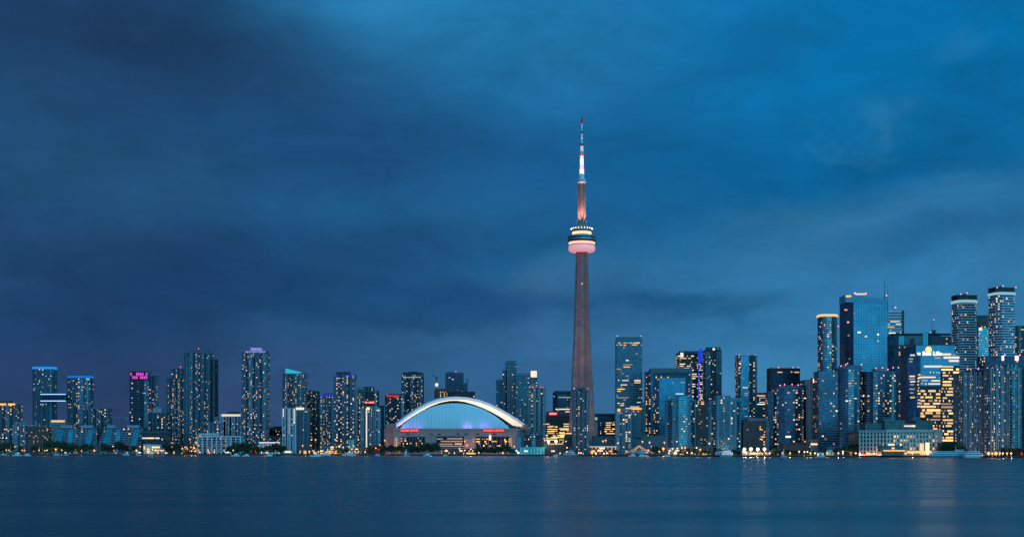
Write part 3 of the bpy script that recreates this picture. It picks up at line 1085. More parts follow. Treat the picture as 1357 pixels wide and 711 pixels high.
B('yellow_lit_office', 'office building', 'dark office with many yellow lit floors below a red roof sign', 722, 755, 547.5, 2420, d=30, glass='glass_bronze', slab='brown', so=.3, st=1.4, fh=4, lit=.32, pal='office', run=.75, hf=.4, cw=2.8, lz0=16, lz1=14,
  special=[litfield(723, 739, 563, 584, 4, 2.8, .75, 'office', .8, .4), litfield(740, 754, 566, 579, 4, 2.8, .6, 'office', .8, .4), lit_rect(728, 737.5, 546.5, 549, 'sign_red', 'sign', .2), panel(724, 741, 544.5, 549.5, 'red_paint', 'sign_wall', .4, 2),
           panel(743, 755, 546.5, 549.5, 'red_paint', 'sign_wall', .4, 2)], bare=True)
B('dark_waterfront_block', 'office building', 'dark blue mid-rise with a bright roof strip at the foot of the needle tower', 748.5, 768, 578, 2060, d=18, glass='glass_navy', slab='slab_blue', so=.4, st=1, lit=.05, ribs=6, rib='slab_dark',
  special=[lit_rect(749.5, 757.5, 573.2, 574.6, 'win_warm2', 'roof_light', 0)], pent=[(749, 766, 575, 'slab_dark')], bare=True)
B('waterfront_condo', AT, 'slender green-grey condo tower standing right in front of the needle tower', 760, 780, 516, 1960, d=24, fp='bay', n=7, r=1.8, glass='glass_grey', slab='greyblue', so=.5, st=.9, ribs=4.4, rib='greyblue', rd=.5, lit=.12,
  vols=[dict(x0=763, x1=776, top=513.5, d=14, base=518, o=dict(lit=0))], beacons=[(761, 514.5), (776.5, 513.8), (779.5, 515)], bare=True)
B('convention_hall', 'office building', 'dark-roofed glass hall with yellow lit rows, right of the needle tower foot', 786.5, 817, 549, 2620, d=30, glass='glass_dark', slab='slab_blue', so=.3, st=.8, fh=4.2, lit=.02, pal='office', cw=3,
  special=[panel(786.5, 817, 547.5, 551, 'slab_dark', 'roof_fascia', 1.2, 3), litfield(801, 816, 557, 575, 4.2, 2.6, .65, 'office', .8, .45), panel(786.5, 792, 559, 577, 'pale', 'wall_panel'), lit_rect(787.5, 791.5, 552.5, 556, 'win_cool1', 'dish_light', .6),
           litfield(795, 801, 555, 575, 4.2, 3, .3, 'cool', .2, .5)], bare=True)
B('grey_podium', 'podium building', 'long windowless grey podium behind the string-lit canopy', 835, 881, 577.5, 1980, d=30, glass='greyblue', slab='greyblue', so=.15, st=.4, fh=9, lit=0, special=[panel(842, 850, 579.3, 580.7, 'glass_dark', 'window_strip', .3, .6)], bare=True)
B('grey_podium', 'podium building', 'small grey podium wall behind the red-lit waterfront bar', 786, 817, 578, 1990, d=26, glass='greyblue', slab='greyblue', so=.15, st=.4, fh=9, lit=0, bare=True)
B('flat_top_office_tower', OT, 'tall teal office slab with two pink beacons at the roof corners', 817, 851, 450, 2560, d=32, glass='glass_teal', slab='slab_teal', so=.25, st=1.2, fh=4.2, cw=2.6, lit=.09, run=.7, hf=.35, pal='condo', ribs=0,
  vols=[dict(x0=818, x1=850, top=446.5, d=24, f=-2, base=451, o=dict(lit=0, glass='glass_green'))], beacons=[(818, 445), (849.5, 445)],
  special=[litfield(819, 850, 451.5, 458, 4, 2.6, .55, 'office', .6, .4, .6), litfield(818, 828, 486, 490, 4, 2.6, .9, 'mixed', .8, .4, .6), litfield(818, 828, 513, 519, 4, 2.6, .8, 'orange', .8, .4, .6),
           litfield(837, 849, 499, 508, 4, 2.6, .5, 'condo', .8, .4, .6), litfield(818, 827, 530, 538, 4, 2.6, .8, 'orange', .8, .4, .6)], bare=True)
B('gold_band_condo', AT, 'slender pale condo slab with ladder windows under the golden roof band', 817, 836, 542, 1960, d=22, fp='bay', n=5, r=1.8, glass='glass_green', slab='pale', so=.4, st=.9, ribs=4.4, rib='pale', rd=.5, lit=.13,
  special=[lit_rect(818.5, 822, 541, 545, 'band_gold', 'crown_light', .2)], bare=True)
B('gold_band_office', 'office building', 'grey gridded block topped by a golden light band', 835.5, 852, 541.5, 1990, d=26, glass='greyblue', slab='pale', so=.35, st=.9, ribs=2.6, rib='greyblue', rd=.5, rw=.6, lit=.01, pal='orange',
  vols=[dict(x0=851, x1=855, top=533, d=16)], special=[lit_rect(829, 850, 540, 542.3, 'band_gold', 'crown_light', .4), litfield(830, 849, 541.5, 546, 3, 2.4, .6, 'amber', .3, .6), litfield(834, 843, 547, 550, 3, 2.4, .7, 'mixed', 0, .6)], bare=True)
B('portal_office_tower', OT, 'office tower shaped as a dark portal frame around a blue glass face', 862, 917, 489, 2400, d=34, glass='glass_navy', slab='slab_blue', so=.2, st=.7, fh=4, cw=3, lit=.06, pal='amber',
  special=[panel(862, 917, 487.5, 493.5, 'slab_blue', 'top_frame', 2.2, 5), panel(862, 865, 493.5, 600, 'glass_blue', 'side_frame', 2.2, 4), panel(914.5, 917, 493.5, 600, 'glass_blue', 'side_frame', 2.2, 4),
           panel(873.5, 908, 500, 600, 'glass_sheer', 'glass_face', 1.2, 1.5), litfield(873.5, 908, 500, 555, 4, 3, .10, 'cool', .7, .35, 1.4), litfield(866, 873, 510, 580, 4, 2.6, .25, 'amber', .2, .5, .4),
           litfield(908.5, 914, 505, 540, 4, 2.6, .6, 'amber', .3, .45, .4)], vols=[dict(x0=856, x1=862.2, top=492.5, d=24, f=-4, o=dict(glass='glass_dark', lit=.3))], bare=True)
B('ribbed_condo_tower', AT, 'white-ribbed waterfront condo in front of the portal framed office', 885, 921.5, 530, 1720, d=30, fp='oct', c=7, glass='glass_teal', slab='slab_teal', so=1.0, st=.7, fh=3.2, ribs=8, rib='boat_blue', rw=.7, lit=.09,
  vols=[dict(x0=899, x1=911, top=524.5, d=18, f=2.2, o=dict(fp='box', glass='glass_bright')), dict(x0=891, x1=918, top=527, d=20, base=531, o=dict(fp='box'))], bare=True)
B('blue_fin_office_tower', OT, 'brightly yellow-lit office with a deep blue fin at its corner', 898.5, 931, 468, 2660, d=32, glass='glass_bronze', slab='slab_dark', so=.3, st=1.2, fh=4, cw=2.8, lit=.62, run=.55, hf=.45, pal='office',
  vols=[dict(x0=901, x1=925, top=465.5, d=20, base=469, o=dict(lit=0, glass='glass_green'))],
  special=[lit_rect(901.5, 905.5, 467, 473, 'win_white2', 'roof_sign', .4), panel(925, 931, 464, 480, 'band_indigo', 'blue_fin', 1.3, 4), lit_column(925.5, 470, 530, 'band_indigo', 2), panel(927.5, 930, 461.5, 464, 'band_indigo', 'fin_tip', 1.3, 4)], masts=[(911, 466, 462, .3)], bare=True)
B('dark_condo_tower', AT, 'dark blue-green tower with a lit penthouse, right of the blue-finned office', 934.5, 956, 464, 2600, d=26, fp='bay', n=3, r=1.4, glass='glass_teal', slab='slab_dark', so=.3, st=.8, ribs=7, rib='slab_dark', lit=.12,
  vols=[dict(x0=937, x1=954.5, top=460.5, d=16, base=465, o=dict(lit=0, glass='glass_navy'))], special=[lit_rect(944.5, 947.5, 461, 463.5, 'win_warm3', 'roof_light', -2)], bare=True)
B('brick_tower', 'office building', 'dull brown brick block squeezed between two white-ribbed condos', 918, 941, 535, 2100, d=24, glass='brown', slab='brown', so=.2, st=1.2, ribs=3.5, rib='brown', lit=.11, pal='orange', special=[lit_rect(920, 924, 536.5, 538, 'sign_lilac', 'sign', .2), litfield(920, 933, 530, 536, 3, 2.5, .6, 'office', .4, .5)],
  vols=[dict(x0=920, x1=933, top=531, d=14, base=536)], bare=True)
B('ribbed_condo_tower', AT, 'white-ribbed waterfront condo to the east of the brown brick block', 943.5, 982, 531, 1690, d=30, fp='oct', c=7, glass='glass_teal', slab='slab_teal', so=1.0, st=.7, fh=3.2, ribs=8, rib='boat_blue', rw=.7, lit=.12,
  vols=[dict(x0=951, x1=967, top=525, d=18, f=2.2, o=dict(fp='box')), dict(x0=966, x1=978, top=528, d=18, base=532, o=dict(fp='box'))], bare=True)
B('two_tone_tower', AT, 'tower of half bright blue glass and half black stone with pink beacons', 978, 1003, 471, 2240, d=28, glass='glass_dark', slab='slab_dark', so=.2, st=.7, ribs=7, rib='slab_blue', lit=.24, pal='condo',
  special=[panel(981.5, 992, 471, 600, 'glass_sheer', 'glass_face', 1.0, 1.4), litfield(981.5, 991, 474, 560, 3.2, 3, .08, 'cool', .5, .4, 1.1), panel(1000.5, 1003, 472, 600, 'glass_blue', 'corner_strip', 1, 2), litfield(979, 981.5, 477, 500, 3.2, 2.4, .5, 'mixed', 0, .5)],
  beacons=[(980, 470), (1001.5, 470.2), (992, 470.5)], bare=True)
B('small_lit_office', 'office building', 'small flat office with bright top floor, between the two-tone tower and dark bronze slab', 1003, 1021, 520.5, 2300, d=22, glass='glass_dark', slab='slab_blue', so=.3, st=1.2, fh=3.8, lit=.3, run=.7, hf=.4, pal='condo',
  special=[litfield(1004, 1012, 520.5, 525, 4, 3, .9, 'mixed', .5, .5)], bare=True)
B('bronze_office_tower', OT, 'dark bronze glass slab with a dim red glow under its roof edge', 1021, 1060, 488, 2320, d=32, glass='glass_bronze', slab='slab_dark', so=.2, st=.9, fh=4, ribs=3, rib='brown', rw=.5, lit=.03, pal='orange',
  special=[litfield(1030, 1059, 489.5, 494, 4, 3, .5, 'orange', .6, .4), panel(1022, 1058, 494.5, 510, 'glass_navy', 'glass_face', .9, 1.2)], beacons=[(1032, 486.5), (1051, 486.5), (1058, 487)], masts=[(1024.5, 488, 482, .35)], bare=True)
B('rounded_condo_tower', AT, 'broad rounded blue condo with a tiny white sign near its base', 1026.5, 1067, 514, 1700, d=40, fp='round', n=30, p=3, glass='glass_blue', slab='slab_blue', so=.6, st=.8, fh=3.1, lit=.12, pal='dim',
  vols=[dict(x0=1020, x1=1030, top=519, d=20, f=-10, o=dict(fp='box', glass='glass_navy', lit=.1)), dict(x0=1034, x1=1062, top=510.5, d=26, f=-6, base=515, o=dict(fp='box', lit=0)), dict(x0=1066, x1=1073, top=509, d=18, f=-20, o=dict(fp='box', glass='glass_dark', lit=.4, pal='mixed'))],
  special=[lit_rect(1041.3, 1047.8, 577.2, 579.2, 'sign_white', 'sign', -.5)], beacons=[(1034, 510), (1040, 509), (1050, 508.8), (1058, 509.5)], bare=True)
B('slant_roof_block', 'office building', 'dark purple brick block under a grey slanted roof', 985, 1019, 557, 1700, d=28, glass='brown', slab='brown', so=.2, st=.9, ribs=4, rib='brown', lit=.05, pal='orange',
  special=[panel(991, 1018, 553.3, 557.5, 'greyblue', 'slanted_roof', .8, 16), litfield(1008, 1014, 565, 590, 3.2, 2.6, .5, 'office', .3, .5), panel(1015, 1019, 558, 600, 'greyblue', 'corner_wall', .9, 3)], bare=True)
B('red_sign_office', 'office building', 'purple-grey office with a pink-white roof sign above a column of amber windows', 1066, 1088, 504, 1860, d=28, glass='mauve', slab='brown', so=.2, st=.8, ribs=5, rib='brown', lit=.03, pal='amber',
  special=[panel(1077, 1088, 502, 600, 'black', 'window_bay', .6, 1), litfield(1078, 1087, 508, 565, 5, 3.6, .62, 'amber', .7, .45, .8), lit_rect(1077.5, 1087.5, 502, 507, 'sign_white', 'sign', .2), panel(1074, 1088, 500.5, 507.6, 'red_paint', 'sign_wall', .7, 2)], beacons=[(1062, 509), (1086, 499)], bare=True)
B('gold_crown_tower', AT, 'slim dark round tower under a flaring golden lit crown', 1087, 1111, 417.5, 2020, d=26, fp='round', n=24, p=3, glass='glass_blue', slab='slab_dark', so=.5, st=.9, lit=.14, pal='condo', lz1=22,
  crown=[('band_gold', 416.5, 419, 1.8), ('band_gold', 415.8, 416.8, .6)], special=[litfield(1089, 1109, 422, 432, 4, 3, .25, 'orange', 0, .7, .2)], beacons=[(1087.2, 432.5), (1111, 432)], bare=True)
B('curved_condo_tower', AT, 'nearer tall curved condo whose upper floors stand left of the sloping-roofed blue office', 1110, 1146, 487.5, 1640, d=36, fp='round', n=28, p=2.8, glass='glass_blue', slab='slab_blue', so=.7, st=.8, lit=.16, pal='condo',
  vols=[dict(x0=1086.5, x1=1112, top=492, d=26, f=-6, o=dict(fp='box', glass='glass_blue', lit=.11)), dict(x0=1119, x1=1143, top=484, d=20, f=-8, base=489, o=dict(fp='box', lit=0))], beacons=[(1115, 484.5), (1121, 482.8), (1142, 482.5)], bare=True)
B('sloping_roof_office_tower', OT, 'huge sheer blue office tower with a sloping roofline and dark side face', 1131, 1176, 398.5, 2080, d=40, glass='glass_sheer', slab='slab_blue', so=.12, st=.45, fh=3.9, ribs=4, rib='slab_blue', rw=.3, rd=.1, lit=0,
  special=[], masts=[], bare=True)
B('antenna_office_tower', OT, 'pale office tower with white lit floors below three tall antennas', 1176, 1198, 412, 2400, d=30, glass='glass_grey', slab='white', so=.3, st=2.2, fh=5, cw=2.4, lit=.5, run=.8, hf=.3, pal='whiteoffice', lz1=10,
  special=[litfield(1176, 1195, 418, 421.5, 5, 3, .95, 'whiteoffice', .8, .5), panel(1195, 1198, 411, 600, 'slab_dark', 'dark_corner', .8, 3)], masts=[(1175.2, 412, 369, .9), (1179.5, 412, 376, .7), (1186.3, 410, 375, .25)], beacons=[(1175.2, 391), (1187, 407), (1176, 412.5)], br=1.1, bare=True)
B('curved_condo_tower', AT, 'shorter curved condo behind the greenhouse-topped terminal', 1145, 1191, 492.5, 1640, d=36, fp='round', n=28, p=2.8, glass='glass_blue', slab='slab_blue', so=.7, st=.8, lit=.17, pal='condo',
  vols=[dict(x0=1163, x1=1175, top=488.5, d=16, f=-8, base=494, o=dict(fp='box', glass='boat_blue', lit=0))], beacons=[(1161, 487.5), (1170, 487), (1177, 489), (1184, 486.5), (1191, 486.5)], bare=True)
B('navy_office_tower', OT, 'dark navy office slab with framed roof beam behind the emblem-topped building', 1177, 1266, 446, 2200, d=36, glass='glass_dark', slab='slab_dark', so=.15, st=.5, fh=4, lit=.03, pal='office',
  special=[panel(1181, 1260, 441.5, 444, 'black', 'roof_beam', 1.5, 8), panel(1177, 1190.5, 443, 600, 'glass_navy', 'dark_wing', 1.4, 3), panel(1190.5, 1198, 445, 457, 'turquoise', 'teal_panel', 2, 3), panel(1199, 1222, 444.5, 456, 'greyblue', 'roof_wall', .8, 3),
           panel(1205.5, 1211.5, 448, 456.5, 'glass_dark', 'roof_opening', 1, 3), panel(1222.5, 1229.5, 439.5, 460, 'turquoise', 'teal_panel', 1.6, 3), panel(1230.5, 1234, 441, 460, 'black', 'stair_tower', 1.8, 3),
           litfield(1190.5, 1204, 458, 600, 4, 2.8, .55, 'amber', .2, .45, 1.6), panel(1190.3, 1204, 457, 600, 'brown', 'lit_wing', 1.5, 2)], beacons=[(1183, 441), (1233.5, 440)], vols=[dict(x0=1190, x1=1222, top=444.5, d=20, base=447, o=dict(lit=0))], bare=True)
B('spire_tower', OT, 'dark sloped building with a thin lilac-lit spire', 1237, 1265, 447, 2330, d=22, glass='glass_navy', slab='slab_dark', so=.2, lit=0,
  special=[panel(1237, 1240, 437, 447, 'slab_dark', 'spire_base', .4, 5), panel(1240, 1243.5, 441, 447.5, 'slab_dark', 'sloped_step', .4, 5), panel(1243, 1247, 444, 447.5, 'slab_dark', 'sloped_step', .4, 5)], masts=[(1237.8, 447, 423, .7)], beacons=[(1237.8, 423)], bare=True)
B('twin_slab_tower', AT, 'shorter of two striped towers with dark caps above a glowing white ring', 1266.5, 1298, 399, 1950, d=30, fp='oct', c=6, yaw=12, glass='glass_navy', slab='white', so=1.0, st=1.5, fh=3.6, lit=.13, pal='condo',
  crown=[('band_white', 397, 400.6)], pent=[(1268.3, 1296.5, 390.5, 'black')], special=[crane_on(1284, 391, 388, 1279, 1287, 389.5, 386.5)], beacons=[(1270, 389.5), (1279, 388)], bare=True)
B('twin_slab_tower', AT, 'taller of two striped towers with dark caps above a glowing white ring', 1316, 1349, 388.5, 1900, d=30, fp='oct', c=6, yaw=12, glass='glass_navy', slab='white', so=1.0, st=1.5, fh=3.6, lit=.12, pal='condo',
  crown=[('band_white', 386.8, 390)], pent=[(1317.8, 1346.5, 380.5, 'black')], special=[crane_on(1332, 381, 378, 1326, 1334, 379.5, 376.5)], beacons=[(1318, 381), (1326.5, 378.5), (1345.5, 380)], bare=True)
B('maroon_top_tower', OT, 'maroon-topped tower peeping out behind the shorter striped twin', 1296, 1310.5, 418, 2500, d=24, glass='brown', slab='brown', so=.2, lit=.0, special=[litfield(1300, 1310, 430, 434, 4, 3, .8, 'orange', 0, .5)], bare=True)
B('pale_grid_tower', OT, 'pale blue tower dotted with white windows between the striped twins', 1297, 1317, 434.5, 2420, d=26, glass='glass_bright', slab='pale', so=.3, st=1.4, fh=4, cw=3, lit=.36, pal='whiteoffice', hf=.4, special=[lit_rect(1297, 1301, 434, 437.5, 'win_warm3', 'roof_light', .3)], bare=True)
B('edge_tower', OT, 'dark slab at the frame edge behind the taller striped twin', 1347, 1375, 432, 2250, d=26, glass='glass_dark', slab='slab_dark', so=.3, st=1, lit=.16, pal='office', run=.5, hf=.4, special=[panel(1350, 1353, 431, 470, 'glass_green', 'corner_wall', .6, 2), litfield(1350, 1360, 470, 474, 4, 3, .95, 'office', .6, .4)], bare=True)
B('lilac_sign_office', OT, 'dark office block carrying two tall lilac lit sign panels', 1305, 1372, 472, 1800, d=30, glass='glass_navy', slab='slab_blue', so=.25, st=.6, fh=4, lit=.08, pal='condo',
  special=[lit_rect(1327, 1330, 471, 477.5, 'sign_lilac', 'sign', .4), lit_rect(1344.5, 1349.3, 471, 477.5, 'sign_lilac', 'sign', .4)], beacons=[(1305, 474), (1317, 472), (1332, 470), (1328.5, 480.5), (1333, 479), (1345, 479), (1352, 470)], br=.9, bare=True)
B('harbour_condo_tower', AT, 'grey ribbed concrete condo beside the yellow-lit office floors, nearest the docked ferries', 1278, 1313, 494, 1440, d=34, fp='bay', n=11, r=1.6, hullbox=False, glass='glass_dark', slab='slab_blue', so=.3, st=.5, fh=3, ribs=5.6, rib='pale', rw=.9, rd=.6, lit=.2, cw=2.6, pal='condo',
  vols=[dict(x0=1286, x1=1308, top=490.5, d=20, base=496, o=dict(lit=0, ribs=0))], beacons=[(1287, 489), (1297, 488), (1309, 487.5)], bare=True)
B('harbour_condo_tower', AT, 'taller grey ribbed concrete condo close to the frame edge', 1313, 1351, 488, 1420, d=34, fp='bay', n=11, r=1.6, glass='glass_dark', slab='slab_blue', so=.3, st=.5, fh=3, ribs=5.6, rib='pale', rw=.9, rd=.6, lit=.22, cw=2.6, pal='condo',
  vols=[dict(x0=1320, x1=1347, top=483, d=20, base=490, o=dict(lit=.1)), dict(x0=1337, x1=1348, top=490, d=12, f=2, o=dict(rib='pale', slab='pale', lit=.2))], special=[litfield(1338, 1350, 498, 502, 3, 2.6, .9, 'condo', 0, .6)], beacons=[(1316, 487), (1328, 486)], bare=True)
B('edge_condo_tower', AT, 'blue ribbed condo cut off by the frame edge', 1350, 1382, 489, 1450, d=30, fp='bay', n=9, r=1.6, glass='glass_navy', slab='slab_blue', so=.4, st=.8, ribs=4, rib='slab_blue', lit=.13, bare=True)

# ------------------------------------------------------------------ the office with the sloping roof
def sloping_top():
    Y, x0, x1, d = 2080, 1131, 1176, 40
    root = [o for o in bpy.data.objects if o.get('label', '').startswith('huge sheer blue')][0]
    pc = (x0 + x1) / 2
    L = lambda px: (px - pc) * Y / F
    Z = lambda py: wz(py, Y) - GZ
    m = MB()                                  # wedge above the flat block, high to the left
    a, b, zl, zr, z0 = L(1120.5), L(1176.2), Z(390), Z(396.5), Z(400.5)
    for y in (-d / 2 - 1.2, d / 2):
        m.v += [(a, y, z0), (b, y, z0), (b, y, zr), (a, y, zl)]
    for q in ((0, 1, 2, 3), (7, 6, 5, 4), (3, 2, 6, 7), (0, 4, 5, 1), (1, 5, 6, 2), (0, 3, 7, 4)):
        m.face(q, 'boat_blue')
    m.build('sloping_roof', root)
    m = MB()
    m.prism([(L(1121), -d / 2 + 4), (L(1131), -d / 2 - .4), (L(1131), d / 2), (L(1121), d / 2)], 0, Z(400.5) - .01, 'glass_navy')
    fh = 3.9
    for k in range(1, int(Z(400) / fh)):
        m.prism([(L(1121), -d / 2 + 3.6), (L(1131.2), -d / 2 - .8), (L(1131.2), -d / 2), (L(1121), -d / 2 + 5)], k * fh - .4, k * fh + .4, 'slab_dark')
    m.build('side_wing', root)
    for (p0, p1, q0, q1, k) in ((1120.5, 1127.5, 391.2, 393.6, 'band_gold'), (1134, 1146, 388.6, 390.4, 'win_warm2')):
        m = MB()
        m.box((L(p0) + L(p1)) / 2, -d / 2 - 1.0, (Z(q0) + Z(q1)) / 2, L(p1) - L(p0), 1.5, Z(q0) - Z(q1), k)
        m.build('roof_light', root)
    for (bx, by) in ((1133, 388.2), (1147.5, 388.8)):
        obj_of(BEACON, 'beacon', root, (L(bx), -d / 2, Z(by)), 0, (1.3,) * 3)
    for (p, q, wd, h, k) in ((1138.5, 440, 4.6, 2.2, 'white3'), (1147.5, 445.5, 3, 2.2, 'white2'), (1163.5, 442.8, 2.6, 2.2, 'white3'), (1163.5, 451.5, 2, 1.6, 'white2'), (1131.8, 414.5, 1.6, 1.4, 'warm1'), (1144.5, 473, 1.8, 1.5, 'white1'),
                             (1121.8, 410, 5, 2, 'orange2'), (1124.3, 426.5, 3, 2.4, 'warm2'), (1125, 444, 3, 2, 'amber1'), (1126, 475, 2, 1.6, 'white1'), (1123.5, 481, 2, 1.6, 'white2'), (1122, 486, 2, 1.5, 'warm1')):
        y = -d / 2 - .2 if p > 1131 else -d / 2 + 3.7 - (p - 1121) * .44
        obj_of(WINMESH[k], 'lit_window', root, (L(p), y - .3, Z(q)), 0, (wd, .3, h))


sloping_top()


# ------------------------------------------------------------------ office with the emblem
def emblem_office():
    Y, x0, x1, d = 1700, 1217.5, 1271, 36
    rng = random.Random(5)
    root = empty('emblem_office_tower', 'blue glass office with golden round emblem over white lettering and yellow floors', 'office tower', (wx((x0 + x1) / 2, Y), Y + d / 2, GZ))
    pc = (x0 + x1) / 2
    L = lambda px: (px - pc) * Y / F
    Z = lambda py: wz(py, Y) - GZ
    yf = -d / 2
    fh = 4.0
    m = MB()
    m.prism([(L(x0), yf), (L(x1), yf), (L(x1), d / 2), (L(x0), d / 2)], 0, Z(470), 'glass_sheer', cap='black')
    k = 1
    while k * fh < Z(471):
        m.box(0, yf, k * fh, L(x1) - L(x0) + .4, .5, .45, 'slab_blue')
        k += 1
    m.build('facade', root)
    m = MB()
    m.prism([(L(1213.5), yf - .9), (L(1265), yf - .9), (L(1265), d / 2 - 4), (L(1213.5), d / 2 - 4)], Z(470), Z(457.5), 'glass_sheer', cap='black')
    m.box((L(1213.5) + L(1265)) / 2, 0, Z(457.2), L(1265) - L(1213.5) + 1, d - 3, .8, 'slab_blue')
    m.build('upper_block', root)
    m = MB()                                     # darker return wall, set at an angle
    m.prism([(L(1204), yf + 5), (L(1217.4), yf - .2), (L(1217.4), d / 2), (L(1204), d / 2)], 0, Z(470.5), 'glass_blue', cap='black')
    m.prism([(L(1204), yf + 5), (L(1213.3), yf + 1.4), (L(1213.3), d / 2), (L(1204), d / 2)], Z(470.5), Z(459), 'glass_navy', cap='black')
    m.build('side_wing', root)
    m = MB()
    m.box((L(1216) + L(1219.5)) / 2, yf - .9, (Z(471.5) + Z(586)) / 2, L(1219.5) - L(1216), 1.6, Z(471.5) - Z(586), 'glass_navy')
    m.build('corner_strip', root)
    m = MB()
    m.box((L(1246.5) + L(1271)) / 2, yf - .5, (Z(484) + Z(600)) / 2, L(1271) - L(1246.5), 1.0, Z(484) - Z(600) - .1, 'glass_dark')
    m.box((L(1219.6) + L(1246.3)) / 2, yf - .4, (Z(511) + Z(600)) / 2, L(1246.3) - L(1219.6), .8, Z(511) - Z(600) - .1, 'glass_dark')
    m.build('dark_facade', root)
    wins = []

    def field(a, b, t, bo, dens, pal, run, hf=.42, pr=.3):
        windows(wins, [(L(a), yf - pr), (L(b), yf - pr), (L(b), yf + 9), (L(a), yf + 9)], Z(bo), Z(t), fh, 1.9, dens, pal, rng, root, run, hf)
    field(1219.5, 1246, 495, 514, 1.0, 'whiteoffice', .93, .5, .5)
    field(1219.5, 1246, 512, 553, 1.3, 'golden', .75, .6, .9)
    field(1220, 1246, 553, 578, .55, 'golden', .6, .5, .9)
    field(1246.8, 1270.5, 484, 566, .85, 'golden', .7, .55, 1.1)
    field(1246.8, 1270.5, 566, 585, 1.0, 'golden', .8, .55, 1.1)
    field(1232, 1246, 488, 495, .4, 'whiteoffice', .8, .42)
    field(1216, 1219.4, 494, 540, .75, 'office', .5, .5, 1.75)
    for (a, b, q, key) in ((1207, 1213, 470, 'white2'), (1206, 1211, 475, 'white1'), (1206, 1210, 478.5, 'white1'), (1206, 1213, 498, 'white2'), (1205.5, 1213, 501.5, 'white1'), (1207, 1213.5, 505, 'white2'), (1207, 1212, 509, 'white1'), (1206, 1213, 515, 'white1'),
                           (1207, 1211, 520, 'white1'), (1207, 1213, 526, 'gold2')):
        f = ((a + b) / 2 - 1204) / 13.4
        wins.append(((L((a + b) / 2), yf + 5 - 5.2 * f - .15, Z(q)), math.atan2(-5.2, L(1217.4) - L(1204)), L(b) - L(a), 1.7, key))
    for (a, b, q, h, key) in ((1215.5, 1219.3, 468.5, 3, 'white3'), (1247, 1260, 469.2, 2.4, 'white2'), (1262, 1266, 469.6, 1.4, 'white1'), (1250, 1271, 473.5, 2.6, 'white2'), (1238, 1246, 474, 2.2, 'white1'), (1257, 1270.5, 477.8, 2.4, 'white2'), (1224, 1248, 485.2, 2.2, 'white2'),
                              (1247, 1263, 485.6, 2, 'gold2')):
        wins.append(((L((a + b) / 2), yf - 1.2, Z(q)), 0, L(b) - L(a), h, key))
    make_windows(root, wins, rng)
    # emblem: a disc with a ring of rays, and the lettering below
    m = MB()
    n = 28
    c = (L(1230), Z(463.2))
    for r0, r1, yy, key in ((0, 2.6, -1.6, 'sign_gold'), (3.0, 4.1, -1.7, 'sign_gold')):
        b = len(m.v)
        for i in range(n):
            a = 2 * math.pi * i / n
            for rr in (r0, r1):
                m.v.append((c[0] + rr * math.cos(a), yf + yy, c[1] + rr * math.sin(a)))
        for i in range(n):
            j = (i + 1) % n
            m.face((b + 2 * i, b + 2 * j, b + 2 * j + 1, b + 2 * i + 1), key)
    e = m.build('emblem', root)
    txt = text_mesh('Sun Life', 'sign_white', 6.9, .4)
    t = obj_of(txt, 'sign_letters', root, (L(1222), yf - 1.5, Z(470.4)))
    t.rotation_euler = (R(90), 0, 0)
    wdt = max(v.co.x for v in txt.vertices)
    t.scale = ((L(1247) - L(1222)) / wdt, 1, 1)
    for bx, by in ((1233, 457), (1262, 457)):
        pass


def text_mesh(s, mat, size, ext=0.1):
    cu = bpy.data.curves.new('lettering', 'FONT')
    cu.body = s
    cu.size = size
    cu.extrude = ext
    cu.offset = size * 0.012
    ob = bpy.data.objects.new('lettering', cu)
    COL.objects.link(ob)
    bpy.context.view_layer.update()
    dg = bpy.context.evaluated_depsgraph_get()
    me = bpy.data.meshes.new_from_object(ob.evaluated_get(dg))
    bpy.data.objects.remove(ob)
    me.materials.clear()
    me.materials.append(MAT[mat])
    return me


emblem_office()


# ------------------------------------------------------------------ lit sky bridge between the two rounded towers
def sky_bridge():
    Y = 2630
    L = lambda px: (px - 71.5) * Y / F
    root = empty('sky_bridge', 'azure lit sky bridge joining the two rounded western towers', 'sky bridge', (wx(71.5, Y), Y, wz(531.5, Y)))
    h = wz(521.5, Y) - wz(531.5, Y)
    w_ = L(88.5) - L(54.5)
    m = MB(); m.box(0, 0, h / 2, w_, 9, h * .8, 'glass_navy'); m.build('deck_box', root)
    for z in (h * .06, h * .94):
        m = MB(); m.box(0, -5, z, w_ + .5, 1.4, h * .16, 'band_azure'); m.build('light_bar', root)
    for z in (h * .06, h * .94):
        m = MB(); m.box(0, -5.75, z, w_ - 2, .12, h * .07, 'win_cool2'); m.build('light_tube', root)
    for i in range(9):
        m = MB(); m.box(-w_ / 2 + w_ * (i + .5) / 9, -4.7, h / 2, .5, .5, h * .7, 'slab_blue'); m.build('truss_post', root)


sky_bridge()


